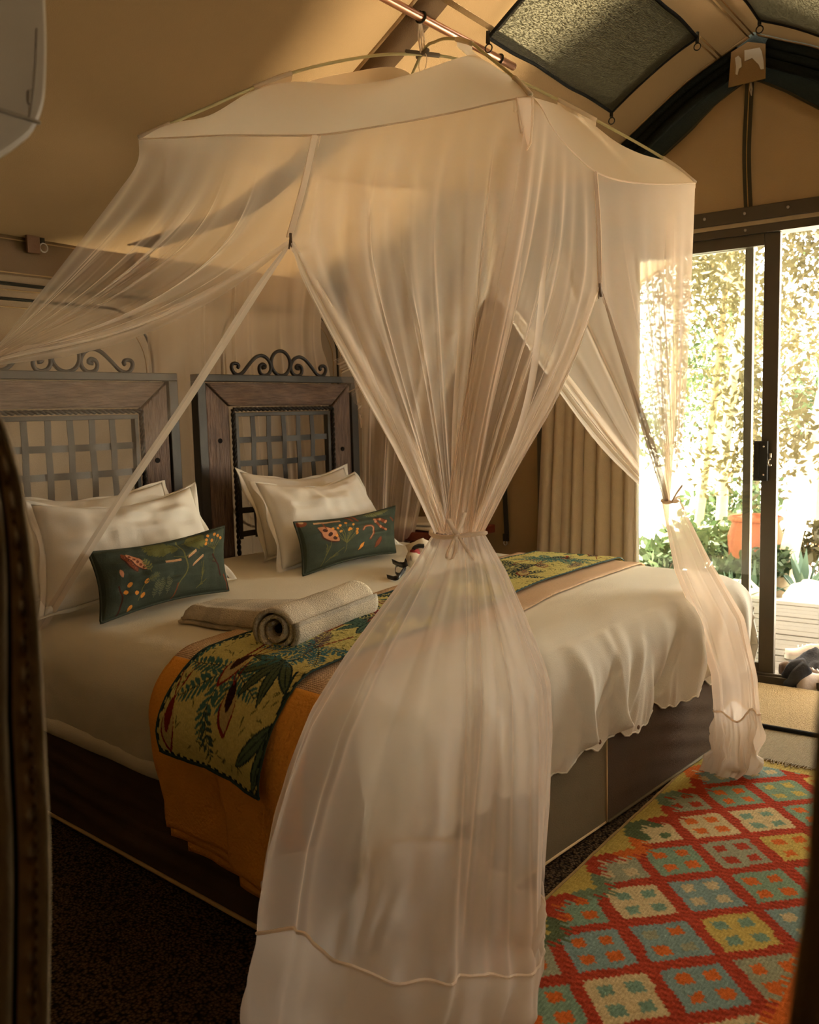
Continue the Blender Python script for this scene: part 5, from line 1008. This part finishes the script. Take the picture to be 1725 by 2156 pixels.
# zip strips down to the three openings
def zipstrip(p0, p1, wd, m, n=20):
    c_ = spline([p0, (np.asarray(p0)+p1)/2+R_*.004, p1], n); P = np.array([[p-R_*wd/2, p-F_*.003, p+R_*wd/2] for p in c_]); gridobj('zip_strip', P, m, net)
    for sg in (-1, 1): q = MB(); q.tube([p+R_*sg*wd/2-F_*.003 for p in c_], .0016, 5); q.build('zip_cord', M['tape'], net)
    q = MB(); q.tube([np.asarray(p1)-F_*.006+ZZ*.01, np.asarray(p1)-F_*.008-ZZ*.012, np.asarray(p1)-F_*.006-ZZ*.03+R_*.004], .0042, 6); q.tube([np.asarray(p1)-F_*.006+ZZ*.005, np.asarray(p1)-F_*.006-ZZ*.035-R_*.006], .003, 5); q.build('zip_pull', mat('zip_pull_metal', (.20, .14, .09), .5), net)
zipstrip(Z1t, Z1, .026, M['tape']); zipstrip(Z2t, Z2, .013, netmat('zip_shadow', (.34, .25, .18), .9)); zipstrip(Z3t, Z3, .03, M['tape'])  # the foot-side zip strip is a darker brown than the other two
lp = [(1088, 206), (1122, 204), (1121, 260), (1118, 300), (1109, 318), (1102, 300), (1095, 260)]
q = MB(); q.prism([atD(x, y, depth(B)-.03) for x, y in lp], F_*.004); q.build('corner_loop', M['net2'], net); q = MB(); q.tube([atD(x, y, depth(B)-.032) for x, y in lp[1:]+lp[:1]], .0035, 6); q.build('corner_loop', M['tape'], net)
ribs = np.array([[atD(x, y, depth(C)-.02), atD(x+26-(y-392)*.02, y, depth(C)-.02)] for x, y in ((1405, 390), (1404, 430), (1403, 480), (1404, 520), (1405, 558))]); gridobj('corner_tape', ribs, M['net2'], net)
# skirts below the ties
def skirt(name, tie, foot, Ls, Rs, zs, nf, amp, hemz, sd, kd=.8, floorz=.012, hemwob=.03, tuck=0, m='net'):
    LA, RA = np.array(Ls, float), np.array(Rs, float); Fh = F_*np.array([1, 1, 0]); Fh /= np.linalg.norm(Fh); Rh = np.cross(Fh, ZZ); nth = 420; th = np.linspace(0, 2*np.pi, nth, endpoint=False)
    cols = []; r = random.Random(sd); ph = [r.uniform(0, 6.28) for _ in range(5)]; nr = int(nf*1.7); R2 = np.random.default_rng(sd); ru = R2.random(nr)*2*np.pi; rw = .035+.11*R2.random(nr)**2; rh = (.3+1.4*R2.random(nr)**3)*np.where(R2.random(nr) < .7, 1, -1); rf = R2.random(nr); rd = R2.normal(0, .18, nr); zs = list(spline([np.array([z, 0]) for z in zs], 64)[:, 0])
    for k, z in enumerate(zs):
        t = (tie[2]-z)/(tie[2]-0); c = tie*(1-t)+np.array([foot[0], foot[1], 0])*t; c[2] = z; p = px(c); d = depth(c)
        xl, xr = np.interp(p[1], LA[:, 1], LA[:, 0]), np.interp(p[1], RA[:, 1], RA[:, 0]); c = c+Rh*((xl+xr)/2-p[0])*d/FPX; a = (xr-xl)/2*d/FPX; b = a*kd
        f = .5*np.sin(4*th+ph[0]+t)+.4*np.sin(9*th+ph[1]-1.5*t)
        for m_ in range(nr):
            dd = (th-ru[m_]-rd[m_]*t+np.pi) % (2*np.pi)-np.pi; f = f + rh[m_]*(1-.55*t*rf[m_])*np.exp(-(dd/(rw[m_]*(.6+.8*t)))**2)
        A_ = amp*min(1, .35+1.1*t)*min(1, a/.14); rad = 1+np.zeros(nth); ra = (a-A_*.8)*rad + A_*f; rb2 = (b-A_*.8)*rad + A_*f*.9
        if z < hemz+.02: cr_ = np.array([nz3((2.2*math.cos(a_), 2.2*math.sin(a_), z*7), 1.6, sd) + .6*nz3((5*math.cos(a_), 5*math.sin(a_), z*11), 1.4, sd) for a_ in th])*.030*min(1, (hemz+.02-z)/.12); ra = ra+cr_; rb2 = rb2+cr_
        zz = np.full(nth, z) + (hemwob*(np.sin(3*th+ph[1])*.6+np.sin(5*th+ph[2])*.5)*min(1, max(0, (t-.4)/.2))*(z > .05))
        if z <= .06: ra = ra+.02*np.sin(4*th+ph[3])+.012; rb2 = rb2+.02*np.sin(5*th+ph[4])+.01
        if tuck:      # the border sinks and slides back towards the bed on the side facing the rug
            wt = np.maximum(0, np.cos(th+.35))*min(1, max(0, (t-.30)/.30)); dz = tuck*wt*z; zz = zz-dz; bk = 1.25*tuck*wt*max(z, .24)
        else: bk = 0
        zz = np.maximum(zz, floorz)
        cols.append(c[None, :2]*0+0); cols[-1] = np.stack([c[0]+Rh[0]*ra*np.cos(th)+Fh[0]*(rb2*np.sin(th)+bk), c[1]+Rh[1]*ra*np.cos(th)+Fh[1]*(rb2*np.sin(th)+bk), zz], 1)
    P = np.stack(cols, 1); hj = int(np.argmin([abs(z-hemz) for z in zs]))
    gridobj(name, P[:, :hj+1], M[m], net, closed=True); o = gridobj('cotton_border', P[:, hj:], M['hem'], net, closed=True)
    q = MB(); q.tube(list(P[::2, hj]), .0035, 5, closed=True); q.build('border_seam', M['tape'], net); return P
LB = [(912, 1122), (860, 1200), (790, 1290), (715, 1390), (645, 1500), (595, 1620), (560, 1730), (540, 1835), (528, 1950), (518, 2060), (510, 2200), (500, 2500)]
RB = [(1018, 1122), (1062, 1200), (1105, 1300), (1145, 1400), (1175, 1500), (1190, 1620), (1196, 1750), (1198, 1870), (1190, 1930), (1160, 2000), (1120, 2080), (1085, 2160), (1070, 2500)]
skirt('gathered_skirt', tieB, (-.21, -.37), LB, RB, [.987, .9, .8, .7, .6, .5, .4, .3, .2, .1, .04, .012], 30, .018, .34, 41, tuck=.62)
LC = [(1394, 1055), (1420, 1200), (1460, 1300), (1497, 1420), (1505, 1530), (1500, 1600), (1478, 1660), (1475, 1700)]
RC = [(1432, 1055), (1492, 1180), (1562, 1300), (1590, 1420), (1598, 1520), (1592, 1600), (1560, 1650), (1540, 1700)]
skirt('gathered_skirt', tieC, (1.66, -.15), LC, RC, [.931, .8, .7, .6, .5, .4, .3, .2, .1, .04, .012], 15, .008, .22, 43, .8, .016, .02, m='net3')
for tie, rr, lr in ((tieB, .060, 1), (tieC, .026, .6)):
    q = MB(); q.tube([tie+R_*rr*1.02*math.cos(a)+np.cross(R_, ZZ)*rr*.9*math.sin(a)+ZZ*.004*math.sin(2*a) for a in np.linspace(0, 2*math.pi, 40)[:-1]], .0048, 6, closed=True); q.build('tie_ribbon', M['tape'], net, smooth=True)
Fh = F_*np.array([1, 1, 0]); Fh /= np.linalg.norm(Fh); dB = depth(tieB)-.066
for pts, wx in (([(962, 1125), (952, 1108), (944, 1092)], (.012, 0)), ([(962, 1125), (972, 1102), (979, 1079)], (.009, 0)), ([(960, 1125), (948, 1150), (940, 1172), (950, 1178), (958, 1160), (961, 1130)], (.006, 0)), ([(964, 1126), (980, 1152), (997, 1181)], (.008, 0)), ([(962, 1126), (962, 1150), (960, 1172)], (.005, 0))):
    c_ = spline([atD(x, y, dB-.006*k) for k, (x, y) in enumerate(pts)], 16); P = np.array([[p-R_*wx[0]/2, p+R_*wx[0]/2] for p in c_]); gridobj('bow', P, M['tape'], net, solid=.001)
dC = depth(tieC)-.03
for pts in ([(1415, 1056), (1425, 1040), (1438, 1022), (1430, 1030), (1418, 1050)], [(1416, 1056), (1430, 1046), (1434, 1060), (1442, 1072)]):
    c_ = spline([atD(x, y, dC-.004*k) for k, (x, y) in enumerate(pts)], 14); gridobj('bow', np.array([[p-ZZ*.005, p+ZZ*.005] for p in c_]), M['tape'], net, solid=.001)

# ================================================================ floor coverings
def rugcol():
    res = .0045; xs = np.arange(-.62, 1.80, res); ys_ = np.arange(-.82, -.148, res); X, Y = np.meshgrid(xs, ys_, indexing='ij')
    st = .0085; Xq = np.round(X/st)*st; Yq = np.round(Y/st)*st
    xx, yy = (Xq-.80)/.2575, (Yq+.479)/.249; p, q = xx+yy, xx-yy; ip, iq = np.round(p).astype(int), np.round(q).astype(int); fp, fq = p-ip, q-iq
    TEA, BLU, CRE, YEL, GRY = (.20, .30, .20), (.20, .29, .26), (.56, .45, .24), (.50, .38, .10), (.30, .31, .20); OR, RD, TL, CR = (.56, .135, .025), (.36, .050, .022), (.17, .28, .20), (.52, .42, .24)
    cells = {(0, 0): (BLU, CR), (0, -1): (CRE, TL), (0, 1): (TEA, OR), (1, 0): (TEA, OR), (1, 1): (GRY, RD), (1, 2): (YEL, OR), (2, 1): (CRE, OR), (2, 2): (CRE, TL), (3, 2): (TEA, OR), (3, 3): (TEA, YEL), (-1, -1): (BLU, OR), (-1, -2): (BLU, OR), (-1, 0): (YEL, TL), (-2, -2): (CRE, TL), (-2, -1): (BLU, OR), (-2, -3): (TEA, OR), (2, 3): (TEA, OR), (3, 4): (YEL, OR), (-1, 1): (BLU, CR), (0, 2): (TEA, CR), (2, 0): (CRE, (.10, .15, .07)), (1, -1): (GRY, CR), (0, -2): (TEA, OR), (3, 1): (GRY, RD)}
    r = random.Random(4); col = np.zeros(X.shape+(3,))
    for a in range(ip.min(), ip.max()+1):
        for b in range(iq.min(), iq.max()+1):
            mk = (ip == a) & (iq == b)
            if not mk.any(): continue
            bs_, inn = cells.get((a, b), r.choice([(TEA, OR), (BLU, CR), (CRE, TL), (YEL, TL), (GRY, OR)])); c = np.where(mk[..., None], np.array(bs_)[None, None], col)
            sq = mk & (np.abs(np.abs(fp)-.185) < .098) & (np.abs(np.abs(fq)-.185) < .098); c[sq] = inn; col = c
            if (a, b) == (-1, -1): s2 = sq & (fp*fq < 0); col[s2] = GRY
    band = (np.abs(fp) > .405) | (np.abs(fq) > .405); s_ = .75+.5*((np.sin((Xq*3.2+Yq*1.3)*95)+1)/2)
    col[band] = np.array(RD)*s_[band][:, None]
    tri = 1-2*np.abs((((Xq-.80)/.257+.5) % 1)-.5); edge = -.272+.095*np.round(tri*7)/7
    kid = np.floor((Xq-.80)/.1285+.5).astype(int) % 5; o = Yq > edge
    pal = np.array([RD, OR, (.10, .13, .06), RD, (.15, .20, .11)]); col[o] = pal[kid[o]]
    o2 = Yq > edge+.042; col[o2] = (.46, .35, .085); cmb = (Yq > edge-.022) & (Yq <= edge) & (np.floor(Xq/.0085).astype(int) % 2 == 0); col[cmb] = pal[kid[cmb]]
    e2 = Yq < -.755+.03*(np.floor(Xq/.012).astype(int) % 2); col[e2] = OR; e3 = Xq > 1.735; col[e3] = (.46, .36, .12)
    n_ = np.random.default_rng(3).normal(1, .07, X.shape+(1,)); strk = 1+.10*np.sin(Y*700+6*np.sin(X*8))[..., None]; return xs, ys_, X, Y, np.clip(col*n_*strk, .005, 1)
xs, ys_, X, Y, col = rugcol()
Zr = .008+.0012*np.sin(X*9+Y*5)+.0006*np.random.default_rng(8).normal(size=X.shape)
P = X[..., None]*tX+Y[..., None]*tY+Zr[..., None]*ZZ
rug = empty('kilim_rug', W(.6, -.5, 0), 'flat woven rug of red lattice and teal, cream and orange diamonds at the bed foot', 'rug')
gridobj('weave', P, M['kilim'], rug, col=col)
q = MB(); q.tube([P[i, -1] for i in range(0, len(xs), 6)], .005, 5); q.tube([P[-1, j] for j in range(0, len(ys_), 4)], .004, 5); q.build('selvedge', mat('rug_edge', (.30, .20, .07), .95, .3, 60), rug)
cm_ = empty('coir_mat', W(2.38, -.35, 0), 'brown coir doormat with a black front edge lying against the door sill', 'mat')
q = MB(); q.tbox(2.14, 2.70, -1.0, .30, .002, .020); q.build('pile', M['coir'], cm_, bevel=.004); q = MB(); q.tube([W(2.135, y, .014) for y in np.linspace(-1.0, .30, 30)], .011, 7); q.build('black_binding', M['black'], cm_, smooth=True)
jm = empty('jute_rug', W(1.98, -.35, 0), 'grey beige woven jute rug with a fringe, between the coir mat and the patterned rug', 'rug')
q = MB(); q.tbox(1.815, 2.13, -.98, .22, .002, .010); q.build('weave', M['jute'], jm); q = MB(); r_ = random.Random(5)
for k in range(150):
    y = -.98+1.2*k/149; a = r_.uniform(-.5, .5); q.tube([W(1.818, y, .010), W(1.79, y+.008*a, .016), W(1.765+.01*r_.random(), y+.02*a, .012+.006*r_.random())], .0018, 4)
tag(q.build('fringe', M['jute'], jm), kind='stuff')
# ---------------------------------------------------------------- things left on the deck
def shoe(x, y, ang, L, lab, m, grp, lie=0):
    t = empty('shoe', W(x, y, -.012), lab, 'shoe', grp); c, s_ = math.cos(ang), math.sin(ang)
    def sec(u, k):   # outline half width and top height along the length
        w_ = .035*(1-.25*math.exp(-((u-.35)/.18)**2))*min(1, (u/.07+.15))**.5*min(1, ((1-u)/.12+.1))**.5; h = .028+.055*math.exp(-((u-.12)/.22)**2)+.030*math.exp(-((u-.5)/.2)**2); return w_, h
    P = np.zeros((24, 13, 3)); S = np.zeros((24, 4, 3))
    for i in range(24):
        u = i/23; w_, h = sec(u, 0)
        for j in range(13):
            a = math.pi*j/12; lx = (u-.5)*L; ly = w_*math.cos(a); lz = .018+h*math.sin(a)**.7; P[i, j] = W(x+lx*c-ly*s_, y+lx*s_+ly*c, -.012+lz)
        for j, (ky, kz) in enumerate(((1.08, .02), (1.08, 0), (-1.08, 0), (-1.08, .02))): lx = (u-.5)*L*1.03; ly = w_*ky; S[i, j] = W(x+lx*c-ly*s_, y+lx*s_+ly*c, -.012+kz)
    gridobj('upper', P, m, t); q = MB(); q.grid(S); q.f += [(0, 1, 2, 3), (92, 95, 94, 93)]; q.mi += [0, 0]; q.build('sole', M['sole'], t, smooth=False)
    q = MB()
    for k in range(4): q.tube([W(x+(k*.02-.0)*c-.018*s_*sg, y+(k*.02)*s_+.018*c*sg, .062-.004*k) for sg in (-1, -.3, .3, 1)], .0025, 4)
    q.build('laces', M['cream'], t)
s0 = T(atZ(1690, 1440, -.01)); shoe(s0[0]+.02, s0[1]-.02, -1.2, .25, 'dark brown shoe on the deck under the charcoal garment', M['shoe'], 'shoes on the deck')
s1 = T(atZ(1716, 1452, -.01)); shoe(s1[0]-.0, s1[1]-.04, -1.0, .25, 'pale shoe on the deck just past the sill, at the right edge', M['shoel'], 'shoes on the deck')
s2 = T(atZ(1705, 1390, -.01)); shoe(s2[0]+.03, s2[1], 1.8, .24, 'pale shoe on the deck behind the charcoal garment', M['shoel'], 'shoes on the deck')
g = empty('charcoal_garment', atZ(1700, 1420, -.01), 'charcoal fleece garment dropped over the shoes outside the door', 'garment')
P = np.zeros((40, 30, 3)); g0_ = T(atZ(1700, 1420, .0))
for i in range(40):
    for j in range(30):
        u, v = i/39, j/29; lx, ly = (v-.5)*.20, (.5-u)*.30; h = .10*math.exp(-((u-.45)/.32)**2-((v-.5)/.33)**2)+.022*nz3((u*5, v*5, 0))+.010*nz3((u*12, v*9, 4)); P[i, j] = W(g0_[0]+.06+lx+.02*nz3((u*3, v*2, 8)), g0_[1]-.045+ly, max(.0, h+.012))
gridobj('body', P, M['cloth_grey'], g, solid=.004)
for pts in ([(1695, 1400, .10), (1672, 1405, .09), (1660, 1420, .05), (1648, 1432, .012)], [(1700, 1405, .10), (1680, 1420, .07), (1668, 1436, .03), (1655, 1442, .010)]):
    q = MB(); q.tube(spline([atZ(*p) for p in pts], 14), [.032, .032, .031, .030, .029, .028, .027, .026, .025, .024, .023, .022, .020, .016], 9); q.build('sleeve', M['cloth_grey'], g, smooth=True)
